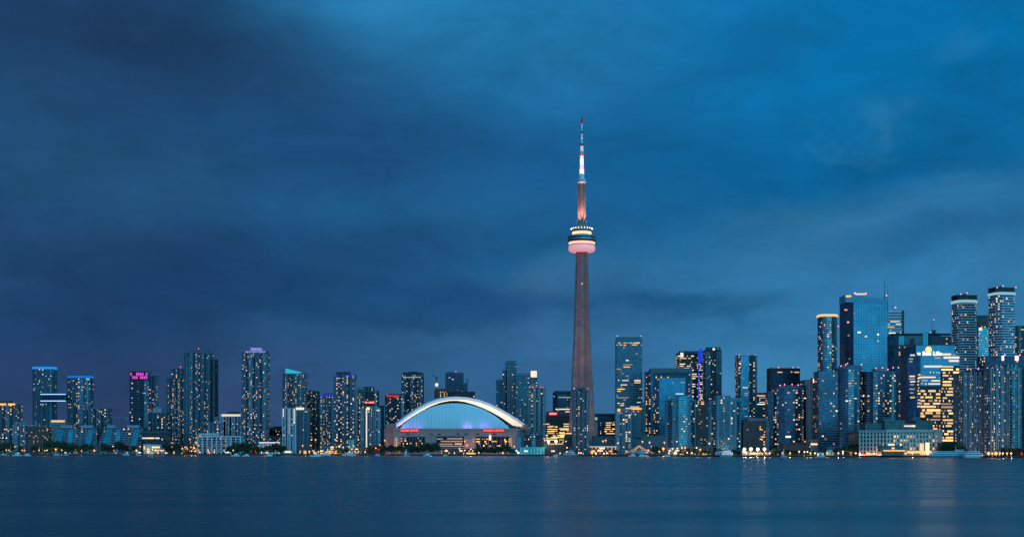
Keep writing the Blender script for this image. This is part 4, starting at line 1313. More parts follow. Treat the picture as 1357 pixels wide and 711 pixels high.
# ------------------------------------------------------------------ terraced white blocks with sloping blue glass
def terraced(x0, x1, top, Y, label, steps, seed):
    rng = random.Random(seed)
    pc = (x0 + x1) / 2
    L = lambda px: (px - pc) * Y / F
    Z = lambda py: wz(py, Y) - GZ
    root = empty('terraced_apartments', label, 'apartment block', (wx(pc, Y), Y, GZ))
    fh = 4.2
    nfl = int(Z(top) / fh)
    wins = []
    for part, (a0, a1, b0, b1) in enumerate(steps):          # footprint columns at the ground and at the top
        m = MB()
        for k in range(nfl):
            f = k / max(1, nfl - 1)
            xa, xb = L(a0 + (b0 - a0) * f), L(a1 + (b1 - a1) * f)
            y0 = k * 2.2
            z = k * fh
            m.prism([(xa, y0 + .8), (xb, y0 + .8), (xb, 46), (xa, 46)], z, z + fh - .01, 'glass_grey' if k % 2 else 'glass_blue', cap='black')
            m.box((xa + xb) / 2, y0 + .9, z + .45, xb - xa + 1.2, 2.6, 1.2, 'pale')
            n = max(2, int((xb - xa) / 8))
            for j in range(n + 1):
                m.box(xa + (xb - xa) * j / n, y0 + .9, z + fh / 2, .7, 1.6, fh - .4, 'pale')
            windows(wins, [(xa, y0 + .3), (xb, y0 + .3), (xb, y0 + 6), (xa, y0 + 6)], z + .8, z + .8 + 3.2, 3.2, 4, .16, 'condo', rng, root, .1, .6)
        m.build('terrace_block', root)
    # sloping glazing bands climbing the terraces
    for (ga, gb, dx) in ((.10, .24, .05), (.40, .5, -.03), (.72, .84, .05)):
        m = MB()
        xa, xb = L(x0 + (x1 - x0) * ga), L(x0 + (x1 - x0) * gb)
        w2 = (x1 - x0) * dx * Y / F
        zt, yt = (nfl - .6) * fh, (nfl - 1) * 2.2
        m.v += [(xa, -1.6, 2), (xb, -1.6, 2), (xb + w2, yt - 1.2, zt), (xa + w2, yt - 1.2, zt),
                (xa, 4, 2), (xb, 4, 2), (xb + w2, yt + 4, zt), (xa + w2, yt + 4, zt)]
        for q in ((0, 1, 2, 3), (7, 6, 5, 4), (3, 2, 6, 7), (0, 4, 5, 1), (1, 5, 6, 2), (0, 3, 7, 4)):
            m.face(q, 'glass_bright')
        m.build('sloping_glazing', root)
    for (a0, a1, b0, b1) in steps:
        m = MB()
        m.box((L(b0) + L(b1)) / 2, 30, nfl * fh + 2.5, (L(b1) - L(b0)) * .6, 12, 5, 'pale')
        m.build('roof_box', root)
    make_windows(root, wins, rng)


terraced(61, 128, 566, 2370, 'terraced grey block with sloping blue glazing, below the sky bridge towers', [(61, 97, 70, 95), (97, 128, 96, 122)], 3)
terraced(127, 188, 566, 2360, 'terraced grey block with sloping blue glazing, next to the teal roofed pavilion', [(127, 152, 133, 150), (152, 188, 158, 184)], 4)
B('lit_canopy_building', 'building', 'low building with an orange lit rooftop canopy behind the terraced blocks', 67, 87, 560, 2520, d=20, glass='greyblue', slab='pale', so=.3, lit=0,
  special=[lit_rect(68, 86, 556.3, 558.8, 'band_orange', 'canopy_light', 0), panel(68, 86, 555.6, 556.2, 'slab_dark', 'canopy_roof', 1, 8)], bare=True)


# ------------------------------------------------------------------ stadium
def stadium():
    Y = 2075
    pc = 603
    k = Y / F
    L = lambda px: (px - pc) * k
    Z = lambda py: wz(py, Y) - GZ
    root = empty('domed_stadium', 'domed stadium with glowing blue end wall under a cream lit white roof arch', 'stadium', (wx(pc, Y), Y, GZ))
    rng = random.Random(11)
    zb = Z(567.2)
    depth = 175
    # drum: octagonal concrete base
    P = [(L(522), 0), (L(686), 0), (L(698.5), 38), (L(698.5), depth - 38), (L(686), depth), (L(522), depth), (L(507), depth - 38), (L(507), 38)]
    m = MB()
    m.prism(P, 0, zb, 'mauve', cap='greyblue')
    m.prism(offset(P, .7), zb * .66, zb * .68, 'pale')
    m.prism(offset(P, 1.1), zb - 3.2, zb - .05, 'mauve')
    for i in range(22):                         # wall piers
        x = L(524) + (L(684) - L(524)) * i / 21
        m.box(x, -.35, zb * .33, 1.2, .9, zb * .66, 'mauve')
    m.build('drum_wall', root)
    # raised corner blocks
    for (a, b, t) in ((507, 523, 560.5), (690, 699.5, 561.5)):
        m = MB()
        m.prism([(L(a) + 1, 40), (L(b), 8 if a > 600 else 22), (L(b), 70), (L(a) + 1, 70)], zb - 4, Z(t), 'mauve')
        m.build('corner_block', root)
    for (a, b, t, bo) in ((531, 563, 578, 592), (579, 615, 577.5, 592), (631, 675, 578, 592)):
        m = MB()
        m.box((L(a) + L(b)) / 2, -.6, (Z(t) + Z(bo)) / 2, L(b) - L(a), 1.4, Z(t) - Z(bo), 'glass_dark')
        n = 8
        for j in range(1, n):
            m.box(L(a) + (L(b) - L(a)) * j / n, -1.4, (Z(t) + Z(bo)) / 2, .5, .5, Z(t) - Z(bo), 'mauve')
        m.build('glass_bay', root)
    wins = []

    def field(a, b, t, bo, fh, dens, pal, run, hf=.5):
        windows(wins, [(L(a), -1.4), (L(b), -1.4), (L(b), 4), (L(a), 4)], Z(bo), Z(t), fh, 3, dens, pal, rng, root, run, hf)
    field(531, 563, 578, 592, 4, .35, 'mixed', .2)
    field(579, 616, 577.5, 586, 4.2, .5, 'condo', .6, .45)
    field(580, 615, 586, 592, 3.4, 1.0, 'condo', .9, .5)
    field(618, 629, 579, 590, 3, .4, 'dim', 0, .4)
    field(631, 676, 578, 592, 3.6, .4, 'mixed', .2)
    for a in (523, 674.5):
        for q in (580.5, 583, 585.5, 588, 590.5):
            wins.append(((L(a) + 2, -.55, Z(q)), 0, 4.2, 1.3, 'gold2'))
    wins.append(((L(649.5), -1.6, Z(579.5)), 0, 3.2, 7.5, 'white3'))
    wins.append(((L(649.5), -1.6, Z(575.4)), 0, 1.6, 3, 'red2'))
    make_windows(root, wins, rng)
    for a in (541, 572, 582, 607, 618, 633, 655):
        m = MB(); m.box(L(a), -.5, Z(574.6), 5, 1.0, 1.6, 'slab_dark'); m.build('vent', root)
    # lettering, lit red on a red backing
    for (a, b) in ((530.5, 554.8), (640, 668.2)):
        s_ = MB()
        s_.box((L(a) + L(b)) / 2, -1.6, Z(569.8), L(b) - L(a), .5, Z(568) - Z(571.6), 'sign_redback')
        sg = s_.build('sign_board', root)
        tm = text_mesh('ROGERS CENTRE', 'sign_red', 3.9, .15)
        wd = max(v.co.x for v in tm.vertices)
        t = obj_of(tm, 'sign_letters', sg, (L(a) + .8, -2.1, Z(571.0)))
        t.rotation_euler = (R(90), 0, 0)
        t.scale = ((L(b) - L(a) - 1.6) / wd, 1, 1)
    # end wall of ribbed panels, nested under the arch
    cxd, hw, hz = L(601.5), (L(676) - L(529.5)) / 2, Z(533) - zb
    m = MB()
    na, nd = 60, 14
    # front face: low ellipse arch, bulging towards the water at its foot
    for j in range(nd + 1):
        f = j / nd
        for i in range(na + 1):
            u = -1 + 2 * i / na
            prof = max(0.0, 1 - abs(u) ** 2.05) ** .92
            z = zb + hz * prof * f
            bulge = (17 * (1 - abs(u) ** 2)) * (1 - f ** 2)
            ridge = .25 * (1 if i % 2 else -1)
            m.v.append(((cxd + hw * u) * (Y + 27 - bulge) / Y, 27 - bulge + ridge, z))
    for j in range(nd):
        for i in range(na):
            a = j * (na + 1) + i
            m.face((a, a + 1, a + na + 2, a + na + 1), 'roof_white')
    top = len(m.v)
    for i in range(na + 1):                      # roof going back from the front edge
        u = -1 + 2 * i / na
        prof = max(0.0, 1 - abs(u) ** 2.05) ** .92
        m.v.append((cxd + hw * u * .9, 120, zb + hz * prof * .97))
    for i in range(na):
        a = nd * (na + 1) + i
        m.face((a, a + 1, top + i + 1, top + i), 'roof_white')
    m.build('end_wall', root)
    # great arch: axis turned so that its lit underside shows on the east side
    oa = [(523.5, 562.2), (530, 557), (540, 549.3), (552, 541.2), (566, 533.6), (580, 528.4), (594, 525.8), (607, 525.2), (620, 526.2), (634, 529.2),
          (648, 534.2), (662, 541), (674, 547.8), (684, 554.2), (694.5, 561.3)]
    ia = [(527, 564), (533.5, 559), (544, 551.6), (556, 544.4), (569, 537.6), (582, 532.8), (594, 530.6), (603, 530.4), (614, 532), (626, 535.4),
          (638, 540), (651, 546.2), (661, 552), (669, 557.3), (677.5, 563.4)]
    m = MB()
    n = len(oa)
    yo, yi = 30.0, 56.0
    rows_ = []
    for (p, q) in zip(oa, ia):
        po = Vector((L(p[0]) * (Y + yo) / Y, yo, wz(p[1], Y + yo) - GZ))
        th = Vector((0, 0, -3.0))
        pi_ = Vector((L(q[0]) * (Y + yi) / Y, yi, wz(q[1], Y + yi) - GZ))
        rows_.append((po + Vector((-8, 70, 3.5)), po, po + Vector((0, 1.5, -4.4)), pi_, pi_ + Vector((0, 3, 2.0))))
    for r_ in rows_:
        for v in r_:
            m.v.append(tuple(v))
    c = 5
    for i in range(n - 1):
        a, b = i * c, (i + 1) * c
        m.face((a, a + 1, b + 1, b), 'roof_white')
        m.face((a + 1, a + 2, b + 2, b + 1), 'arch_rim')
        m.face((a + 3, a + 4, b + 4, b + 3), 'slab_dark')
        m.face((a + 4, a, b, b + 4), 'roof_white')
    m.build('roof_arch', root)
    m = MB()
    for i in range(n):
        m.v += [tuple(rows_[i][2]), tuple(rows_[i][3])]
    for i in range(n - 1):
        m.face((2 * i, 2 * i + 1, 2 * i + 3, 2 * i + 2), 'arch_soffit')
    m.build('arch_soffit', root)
    # rear vault closing the roof behind the arch
    m = MB()
    for i in range(n):
        p = rows_[i][0]
        m.v += [(p.x, p.y - 1, p.z - 1.2), (p.x - 10, p.y + 70, (p.z - zb) * .55 + zb)]
    for i in range(n - 1):
        m.face((2 * i, 2 * i + 1, 2 * i + 3, 2 * i + 2), 'roof_white')
    m.build('rear_vault', root)
    # violet flood lights on the ledge at the foot of the end wall
    fl = MB(); fl.box(0, 0, 0, 2.2, 1.2, .9, 'slab_dark')
    fme = fl.mesh('flood_light')
    for (px, col, e, y, z, tx, tz, ang) in (
            (548, (.30, .10, 1), 9000, 2, zb + 1.2, 548, zb + 4, 120), (619.5, (.40, .16, 1), 6500, 2, zb + 1.2, 619.5, zb + 4, 120), (642, (.30, .10, 1), 8000, 2, zb + 1.2, 642, zb + 4, 120), (531, (.22, .15, 1), 9000, 12, zb + 1.2, 533, zb + 3, 120)):
        f_ = obj_of(fme, 'flood_light', root, (L(px), y if y > -2 else -3.0, z if y > -2 else zb - 2.2))
        ld = bpy.data.lights.new('flood', 'SPOT')
        ld.energy, ld.color, ld.spot_size, ld.spot_blend, ld.shadow_soft_size = e, col, R(ang), .8, 1.5
        lo = bpy.data.objects.new('flood_lamp', ld)
        COL.objects.link(lo)
        p = Vector((L(px), y, z))
        lo.parent = root
        lo.location = p
        lo.rotation_euler = (Vector((L(tx), 30, tz)) - p).to_track_quat('-Z', 'Y').to_euler()
    return root


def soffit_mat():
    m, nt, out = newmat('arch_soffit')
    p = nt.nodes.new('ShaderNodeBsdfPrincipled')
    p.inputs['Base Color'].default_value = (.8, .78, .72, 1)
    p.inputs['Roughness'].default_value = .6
    p.inputs['Emission Color'].default_value = (1.0, .80, .58, 1)     # floodlight from below put in as emission, no lamps built
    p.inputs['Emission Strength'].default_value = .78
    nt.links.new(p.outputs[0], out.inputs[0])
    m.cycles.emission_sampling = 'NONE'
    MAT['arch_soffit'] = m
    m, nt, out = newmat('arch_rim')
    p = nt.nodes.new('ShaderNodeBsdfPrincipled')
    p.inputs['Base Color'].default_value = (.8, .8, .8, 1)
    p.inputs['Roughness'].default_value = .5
    p.inputs['Emission Color'].default_value = (.9, .74, .78, 1)      # light on the rim put in as weak emission
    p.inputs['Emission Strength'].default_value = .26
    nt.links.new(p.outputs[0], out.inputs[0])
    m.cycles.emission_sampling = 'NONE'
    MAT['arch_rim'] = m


soffit_mat()
stadium()


# ------------------------------------------------------------------ the needle tower
def spot(root, p, target, e, col, ang, size=1.0):
    ld = bpy.data.lights.new('flood', 'SPOT')
    ld.energy, ld.color, ld.spot_size, ld.spot_blend, ld.shadow_soft_size = e, col, R(ang), .7, size
    lo = bpy.data.objects.new('flood_lamp', ld)
    COL.objects.link(lo)
    lo.parent = root
    p = Vector(p)
    lo.location = p
    lo.rotation_euler = (Vector(target) - p).to_track_quat('-Z', 'Y').to_euler()


principled('shaft_concrete', (.29, .185, .165), .85, noise=.25, scale=.08)
principled('mast_white', (.72, .70, .72), .5, noise=.05)
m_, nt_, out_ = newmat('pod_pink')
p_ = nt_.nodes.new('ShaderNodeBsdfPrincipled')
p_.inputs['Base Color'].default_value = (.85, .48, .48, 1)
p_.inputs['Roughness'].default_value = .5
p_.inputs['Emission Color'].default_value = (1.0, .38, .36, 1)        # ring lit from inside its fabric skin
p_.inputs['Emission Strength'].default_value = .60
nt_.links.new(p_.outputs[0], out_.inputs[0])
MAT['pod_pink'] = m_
emit('pod_orange', (1.0, .62, .34), 1.5)
emit('pod_line', (1.0, .50, .38), 1.5)
emit('elevator_led', (.80, .04, .22), .36)
emit('pod_lamp', (1.0, .80, .60), 4.0)


def needle_tower():
    Y = 2186
    root = empty('observation_tower', 'very tall concrete needle tower with a pink lit round pod and white mast', 'tower', (wx(771, Y), Y, GZ))
    k = Y / F
    Z = lambda py: wz(py, Y) - GZ
    m = MB()                                   # hexagonal core
    hexa = lambda r, a0=0: [(r * math.cos(R(60 * i + a0)), r * math.sin(R(60 * i + a0))) for i in range(6)]
    m.prism(hexa(8.6, 0), 0, Z(332), 'shaft_concrete', top=hexa(7.6, 0))
    m.build('core_shaft', root)
    prof = [(600, 18.4), (590, 17.8), (575, 17.0), (552, 15.7), (515, 13.6), (480, 11.8), (450, 10.4), (410, 8.9), (370, 7.7), (332, 6.9)]
    for a in (210, 330, 90):                   # three curving buttress legs
        m = MB()
        ca, sa = math.cos(R(a)), math.sin(R(a))
        for (py, hw) in prof:
            r = hw * k / math.cos(R(30))
            t = 3.4 if a != 90 else 3.4
            for (rr, tt) in ((3, t), (r, t * .8), (r, -t * .8), (3, -t)):
                m.v.append((rr * ca - tt * sa, rr * sa + tt * ca, Z(py) if py < 599 else 0))
        for j in range(len(prof) - 1):
            for i in range(4):
                b, c = 4 * j + i, 4 * j + (i + 1) % 4
                m.face((b, c, c + 4, b + 4), 'shaft_concrete')
        n = 4 * (len(prof) - 1)
        m.face((n, n + 1, n + 2, n + 3), 'shaft_concrete')
        m.build('buttress_leg', root)
    for sx in (-1, 1):                         # lines of light up the lift shafts
        m = MB()
        zz = [Z(332 + i * (520 - 332) / 40) for i in range(41)]
        for i in range(40):
            if i % 1 == 0:
                z0, z1 = zz[i + 1], zz[i]
                m.box(sx * 6.15, -9.0, (z0 + z1) / 2, .8, .8, (z1 - z0) * .72, 'elevator_led')
        m.build('light_line', root)
    for (py, r) in ((376.5, .7), (427, .35), (475, .35)):
        obj_of(WINMESH['white3'] if r > .5 else WINMESH['warm1'], 'lit_window', root, (0, -8.6, Z(py)), 0, (2 * r, 1, 2 * r))
    # pod
    m = MB()
    m.lathe([(8.5, Z(334.5)), (15, Z(334.2)), (19.8, Z(333.3)), (21.4, Z(331.6)), (21.9, Z(329)), (21.5, Z(326.6)), (20.0, Z(325.2)), (12, Z(324.9))], 'pod_pink', 56)
    m.build('radome_ring', root, smooth=True)
    m = MB()
    m.lathe([(12, Z(325.6)), (20.2, Z(325.4)), (20.8, Z(324.6)), (21.2, Z(320.6), 'black'), (22.2, Z(320.2), 'black'), (22.7, Z(318.6), 'metal'), (22.7, Z(316.6), 'black'), (22.5, Z(314.6), 'metal'), (22.0, Z(312.8), 'slab_dark'),
             (17.5, Z(311.8), 'slab_dark'), (15, Z(311.6), 'metal'), (15.2, Z(307.2), 'metal'), (16.6, Z(306.8), 'slab_dark'), (17.0, Z(305.6), 'metal'), (16.6, Z(304.2), 'slab_dark'), (10, Z(303), 'slab_dark'), (8.0, Z(301), 'shaft_concrete'),
             (7.4, Z(297), 'shaft_concrete'), (5.5, Z(296), 'shaft_concrete')], 'shaft_concrete', 56)
    m.build('pod_body', root, smooth=False)
    m = MB(); m.lathe([(20.95, Z(324.4)), (21.35, Z(322.6)), (21.4, Z(321.2))], 'pod_line', 56); m.build('deck_light', root)
    m = MB(); m.lathe([(15.5, Z(311.2)), (15.7, Z(307.6))], 'pod_orange', 48); m.build('restaurant_glow', root)
    m = MB(); m.lathe([(22.75, Z(317.9)), (22.8, Z(317.1))], 'glass_bright', 48); m.build('window_band', root)
    lm = MB(); lm.sphere((0, 0, 0), .8, 'pod_lamp', 6, 4)
    lme = lm.mesh('ring_lamp')
    for i in range(22):
        a = 2 * math.pi * (i + .25) / 22
        obj_of(lme, 'ring_lamp', root, (17.4 * math.cos(a), 17.4 * math.sin(a), Z(303.2)))
    # upper shaft, sky pod, mast
    m = MB()
    m.prism(hexa(6.4, 0), Z(304), Z(243), 'shaft_concrete', top=hexa(5.6, 0))
    for i in range(6):
        m.box(6.1 * math.cos(R(60 * i)), 6.1 * math.sin(R(60 * i)), (Z(300) + Z(244)) / 2, 1.0, 1.0, Z(244) - Z(300), 'shaft_concrete', R(60 * i))
    m.build('upper_shaft', root)
    m = MB()
    for i in range(10):
        a = 2 * math.pi * i / 10
        m.box(8.2 * math.cos(a), 8.2 * math.sin(a), (Z(300) + Z(292.5)) / 2, .7, .7, Z(292.5) - Z(300), 'metal')
    m.build('antenna_frame', root)
    m = MB()
    m.lathe([(5.6, Z(243.8)), (7.0, Z(242.6)), (7.4, Z(240.4), 'black'), (7.4, Z(239.4)), (6.9, Z(237.6)), (4.4, Z(236.6))], 'mast_white', 32)
    m.build('sky_pod', root)
    m = MB()
    mast = [(4.3, Z(237.4), 'mast_white'), (2.9, Z(206.6), 'red_paint'), (2.9, Z(203.6), 'mast_white'), (2.6, Z(193.5), 'slab_dark'), (2.0, Z(190.2), 'mast_white'),
            (1.35, Z(177), 'slab_dark'), (1.3, Z(173.8), 'mast_white'), (1.0, Z(164), 'red_paint'), (.9, Z(155.2), 'red_paint'), (.1, Z(154.6), 'red_paint')]
    m.lathe(mast, 'mast_white', 16)
    m.build('mast', root)
    for (py, r, h) in ((205, 3.7, 2.6), (191.8, 2.9, 2.2), (175.4, 2.0, 2.4), (161.5, 1.8, 6.0), (156.5, 1.7, 3.0)):
        c = MB()
        c.cyl(0, 0, Z(py) - h / 2, Z(py) + h / 2, r, r, 'red_paint' if py in (205, 161.5, 156.5) else 'slab_dark', 14)
        c.build('mast_collar', root)
    for (dx, e, col) in ((-12, 190000, (1, .46, .38)), (12, 190000, (1, .46, .38))):
        spot(root, (dx, -13, Z(302.5)), (0, 0, Z(262)), e, col, 50)
        spot(root, (dx * .55, -10, Z(236.5)), (0, 0, Z(205)), 36000, (1, .52, .56), 70)
        spot(root, (dx * .6, -10, Z(237)), (0, 0, Z(188)), 280000, (1, .56, .62), 24)
    # added spots without fixtures stand in for warm city light on the shaft
    for dx in (-60, 60):
        spot(root, (dx, -110, 14), (0, 0, 90), 95000, (1, .60, .46), 62, 2)
        spot(root, (dx, -110, 14), (0, 0, 250), 230000, (1, .56, .46), 36, 2)


needle_tower()

# ------------------------------------------------------------------ terminal building with the greenhouse storeys
def terminal():
    Y, pc = 1475, 1195
    L = lambda px: (px - pc) * Y / F
    Z = lambda py: wz(py, Y) - GZ
    rng = random.Random(21)
    root = empty('quay_terminal', 'long pale concrete terminal with lit window bays and green glass storeys on top', 'terminal building', (wx(pc, Y), Y, GZ))
    m = MB()
    x0, x1, zt = L(1143), L(1247.5), Z(571)
    m.prism([(x0, 12), (L(1175), 0), (x1, 0), (x1, 60), (x0, 60)], 0, zt, 'glass_green', cap='greyblue')
    # piers and floor bands of the concrete frame
    nb_ = 17
    for j in range(nb_ + 1):
        x = L(1175) + (x1 - L(1175)) * j / nb_
        m.box(x, -.5, zt / 2, 1.6, 1.4, zt, 'limestone')
    fl = 4.4
    for kf in range(int(zt / fl) + 1):
        m.box((L(1175) + x1) / 2, -.3, min(kf * fl + .6, zt - .4), x1 - L(1175), 1.0, 1.5, 'limestone')
    for j in range(9):
        f = j / 8
        m.box(x0 + (L(1175) - x0) * f, 12 - 12 * f - .5, zt / 2, 1.5, 1.4, zt, 'limestone', -.4)
    for kf in range(int(zt / fl) + 1):
        a = math.atan2(-12, L(1175) - x0)
        m.box((x0 + L(1175)) / 2, 5.8, min(kf * fl + .6, zt - .4), math.hypot(L(1175) - x0, 12), 1.0, 1.1, 'limestone', a)
    m.box((L(1175) + x1) / 2, -.2, zt + .5, x1 - L(1175) + 2, 2.0, 2.6, 'limestone')
    m.box((x0 + L(1175)) / 2, 6, zt + .4, math.hypot(L(1175) - x0, 12) + 1, 2, 2.2, 'pale', math.atan2(-12, L(1175) - x0))
    m.build('concrete_frame', root)
    m = MB()
    m.box((L(1240) + x1) / 2 + .5, -1.0, (zt - 1) / 2, x1 - L(1240), 1.0, zt - 2, 'limestone')
    m.build('end_wall', root)
    for (a, b, t, bo, y0, dd) in ((1152, 1176, 560.5, 571, 16, 24), (1176, 1203, 556.5, 571, 10, 30), (1203, 1217.5, 561, 571, 8, 26), (1217.5, 1240, 557, 571, 10, 28)):
        m = MB()
        za, zc = Z(bo) + .3, Z(t)
        m.box((L(a) + L(b)) / 2, y0 + dd / 2, (za + zc) / 2, L(b) - L(a) - .2, dd, zc - za, 'glass_green')
        n = max(3, int((L(b) - L(a)) / 3))
        for j in range(n + 1):
            m.box(L(a) + .2 + (L(b) - L(a) - .4) * j / n, y0 - .2, (za + zc) / 2, .45, .6, zc - za, 'slab_teal')
        for q in (.33, .66, 1.0):
            m.box((L(a) + L(b)) / 2, y0 - .2, za + (zc - za) * q, L(b) - L(a), .8, .5, 'slab_teal')
        m.build('glass_storey', root)
    for (a, b, t) in ((1178, 1190, 553.5), (1218, 1228, 552)):
        m = MB()
        m.box((L(a) + L(b)) / 2, 28, Z(t) - 2, L(b) - L(a), 10, 5, 'greyblue')
        m.build('roof_box', root)
    m = MB(); m.bar((L(1221.5), 26, Z(553)), (L(1221.5), 26, Z(543)), .35, 'pale'); m.build('flag_mast', root)
    wins = []

    def field(a, b, t, bo, dens, pal, run=.3, hf=.6, pr=.12, fh=4.4):
        zb_ = round(Z(bo) / fh) * fh if fh == 4.4 else Z(bo)
        windows(wins, [(L(a), -pr), (L(b), -pr), (L(b), 6), (L(a), 6)], max(0, zb_) + (1.35 if fh == 4.4 else 0), Z(t), fh, (L(b) - L(a)) / max(1, round((b - a) / 4.2)), dens, pal, rng, root, run, hf)
    field(1178, 1246, 571, 597, .75, 'golden', .3, .6)
    field(1217, 1223, 584, 600, 1.3, 'amber', .9, .75)
    field(1225, 1231, 584, 600, 1.4, 'office', .9, .8)
    field(1235, 1239, 586, 600, .9, 'orange', .4, .7)
    field(1204, 1216, 585, 600, .5, 'office', .3, .5)
    for (px, py, w_, h, kx) in ((1225.5, 598.6, 40, 2.2, 'amber3'), (1231, 601, 20, 2, 'gold2'), (1221, 592, 4.4, 8, 'warm2'), (1228.5, 592, 4.4, 10, 'warm3'), (1206, 563.8, 9, 1.6, 'white2'), (1213, 563.8, 4, 1.6, 'white3'), (1170, 601, 16, 2, 'amber2'), (1155, 601, 14, 1.6, 'warm2')):
        wins.append(((L(px), -1.6 if py > 570 else 7.2, Z(py)), 0, w_, h, kx))
    make_windows(root, wins, rng)
    # glass-roofed lobby with its lit awning
    lb = empty('lobby_pavilion', 'green glass pavilion with orange lit awning in front of the pale terminal', 'pavilion', (wx(1182, 1440), 1440, GZ))
    Y2 = 1440
    L2 = lambda px: (px - 1182) * Y2 / F
    Z2 = lambda py: wz(py, Y2) - GZ
    m = MB()
    m.prism([(L2(1168), 0), (L2(1197), 0), (L2(1197), 16), (L2(1168), 16)], 0, Z2(590), 'glass_green')
    for j in range(10):
        m.box(L2(1168) + (L2(1197) - L2(1168)) * j / 9, -.1, Z2(590) / 2, .4, .5, Z2(590), 'slab_teal')
    m.build('glass_hall', lb)
    m = MB()
    m.prism([(L2(1167), -1), (L2(1198), -1), (L2(1198), 17), (L2(1167), 17)], Z2(590), Z2(588.6), 'slab_teal', top=[(L2(1174), 6), (L2(1191), 6), (L2(1191), 12), (L2(1174), 12)])
    m.build('roof', lb)
    m = MB(); m.box((L2(1170) + L2(1198)) / 2, -2.2, Z2(596.6), L2(1198) - L2(1170), 2.4, 1.4, 'band_orange'); m.build('awning', lb)
    w2 = []
    windows(w2, [(L2(1171), -.25), (L2(1196), -.25), (L2(1196), 4), (L2(1171), 4)], Z2(595), Z2(586.5), 3.4, 4, .75, 'office', rng, lb, .2, .6)
    make_windows(lb, w2, rng)


terminal()

# ------------------------------------------------------------------ low waterfront buildings
def pavilion(name, cat, label, x0, x1, top, Y, wall, roof, lit, pal, roofkind='flat', d=14, fh=3.4, glow=None, overhang=.8):
    rng = random.Random(int(x0 * 3 + top))
    pc = (x0 + x1) / 2
    L = lambda px: (px - pc) * Y / F
    Z = lambda py: wz(py, Y) - GZ
    root = empty(name, label, cat, (wx(pc, Y), Y, GZ))
    zt = Z(top)
    ze = zt if roofkind == 'flat' else zt * .68
    m = MB()
    m.prism([(L(x0), 0), (L(x1), 0), (L(x1), d), (L(x0), d)], 0, ze, wall)
    n = max(2, int((L(x1) - L(x0)) / 4.5))
    for j in range(n + 1):
        m.box(L(x0) + (L(x1) - L(x0)) * j / n, -.15, ze / 2, .5, .5, ze, 'slab_dark')
    m.build('walls', root)
    m = MB()
    a, b, o_ = L(x0) - overhang, L(x1) + overhang, overhang
    if roofkind == 'flat':
        m.prism([(a, -o_), (b, -o_), (b, d + o_), (a, d + o_)], ze, ze + .7, roof)
    else:
        i_ = min((b - a) * .3, 6)
        m.prism([(a, -o_), (b, -o_), (b, d + o_), (a, d + o_)], ze, zt, roof, top=[(a + i_, d * .45), (b - i_, d * .45), (b - i_, d * .55), (a + i_, d * .55)])
    m.build('roof', root)
    if glow:
        m = MB(); m.box(0, -o_ - .2, ze - .5, L(x1) - L(x0), .3, .7, glow); m.build('eaves_light', root)
    wins = []
    windows(wins, [(L(x0), -.3), (L(x1), -.3), (L(x1), 5), (L(x0), 5)], 0.2, max(ze, fh + .3), fh, 2.8, lit, pal, rng, root, .35, .6)
    make_windows(root, wins, rng)
    return root


pv = pavilion
pv('lakeside_pavilion', 'pavilion', 'teal-roofed glass pavilion with a bright yellow window band', 187, 222, 572, 2340, 'glass_green', 'slab_teal', .05, 'cool', d=24)
o = [x for x in bpy.data.objects if x.get('label', '').startswith('teal-roofed glass')][0]
for (a, b, key) in ((188.5, 197, 'win_white2'), (197, 204.5, 'win_gold3'), (206, 211.5, 'win_white2')):
    m = MB(); m.box(((a + b) / 2 - 204.5) * 2340 / F, -.8, wz(580, 2340) - GZ, (b - a) * 2340 / F, .6, 2.2, key); m.build('window_band', o)
pv('boathouse', 'boathouse', 'white two-storey boathouse with lit dock below the teal-roofed pavilion', 190, 212, 588.5, 2310, 'white', 'pale', .55, 'amber', d=12)
pv('dock_kiosk', 'kiosk', 'long low kiosk with bright pinkish lit front east of the boathouse', 204, 221, 595.5, 2295, 'pale', 'slab_dark', .9, 'mixed', d=10, glow='win_warm3')
pv('dark_shed', 'shed', 'dark waterfront shed among orange lights below the clustered glass tower', 240, 261, 590, 2310, 'black', 'slab_dark', .35, 'orange', d=14)
pv('lit_terrace_hall', 'hall', 'long low hall with two bright white lit decks behind the trees', 343, 371, 585.5, 2330, 'white', 'white', .9, 'whiteoffice', d=16, glow='win_white3')
pv('ticket_hall', 'hall', 'low shops with warm lit fronts left of the grey fluted block', 402, 424, 594, 2270, 'brown', 'slab_dark', .8, 'amber', d=14)
pv('market_hall', 'hall', 'wide low market hall glowing amber below the indigo-banded towers', 424, 447, 589, 2260, 'greyblue', 'slab_dark', .8, 'amber', d=16)
pv('market_hall', 'hall', 'low market hall with pale roof and amber front beside the light column block', 448, 477, 592, 2240, 'greyblue', 'pale', .7, 'mixed', d=16)
pv('glass_kiosk', 'kiosk', 'pale blue glass kiosk between the market hall and the light column block', 461.5, 469, 582, 2230, 'glass_bright', 'pale', .15, 'cool', d=8)
pv('brick_hall', 'hall', 'dark hall half hidden by trees left of the stadium', 488, 508, 590, 2200, 'brown', 'slab_dark', .3, 'orange', d=14)
pv('stadium_arcade', 'arcade', 'low lit arcade standing between the stadium front and the water', 584, 640, 594.5, 2020, 'brown', 'slab_dark', .55, 'mixed', d=10)
pv('turquoise_pavilion', 'pavilion', 'low turquoise pavilion with flat green roof right of the stadium', 689, 723, 592.5, 1920, 'turquoise', 'turquoise', .12, 'mixed', d=16)
pv('turquoise_pavilion', 'pavilion', 'small turquoise shed tucked under the pale corner tower of the stadium', 676, 686, 594, 1945, 'turquoise', 'turquoise', .2, 'mixed', d=10)
pv('corner_stair_tower', 'stair tower', 'narrow pale blue stair tower at the right corner of the stadium', 684.5, 690.5, 577.5, 1960, 'boat_blue', 'slab_dark', 0.02, 'cool', d=8)
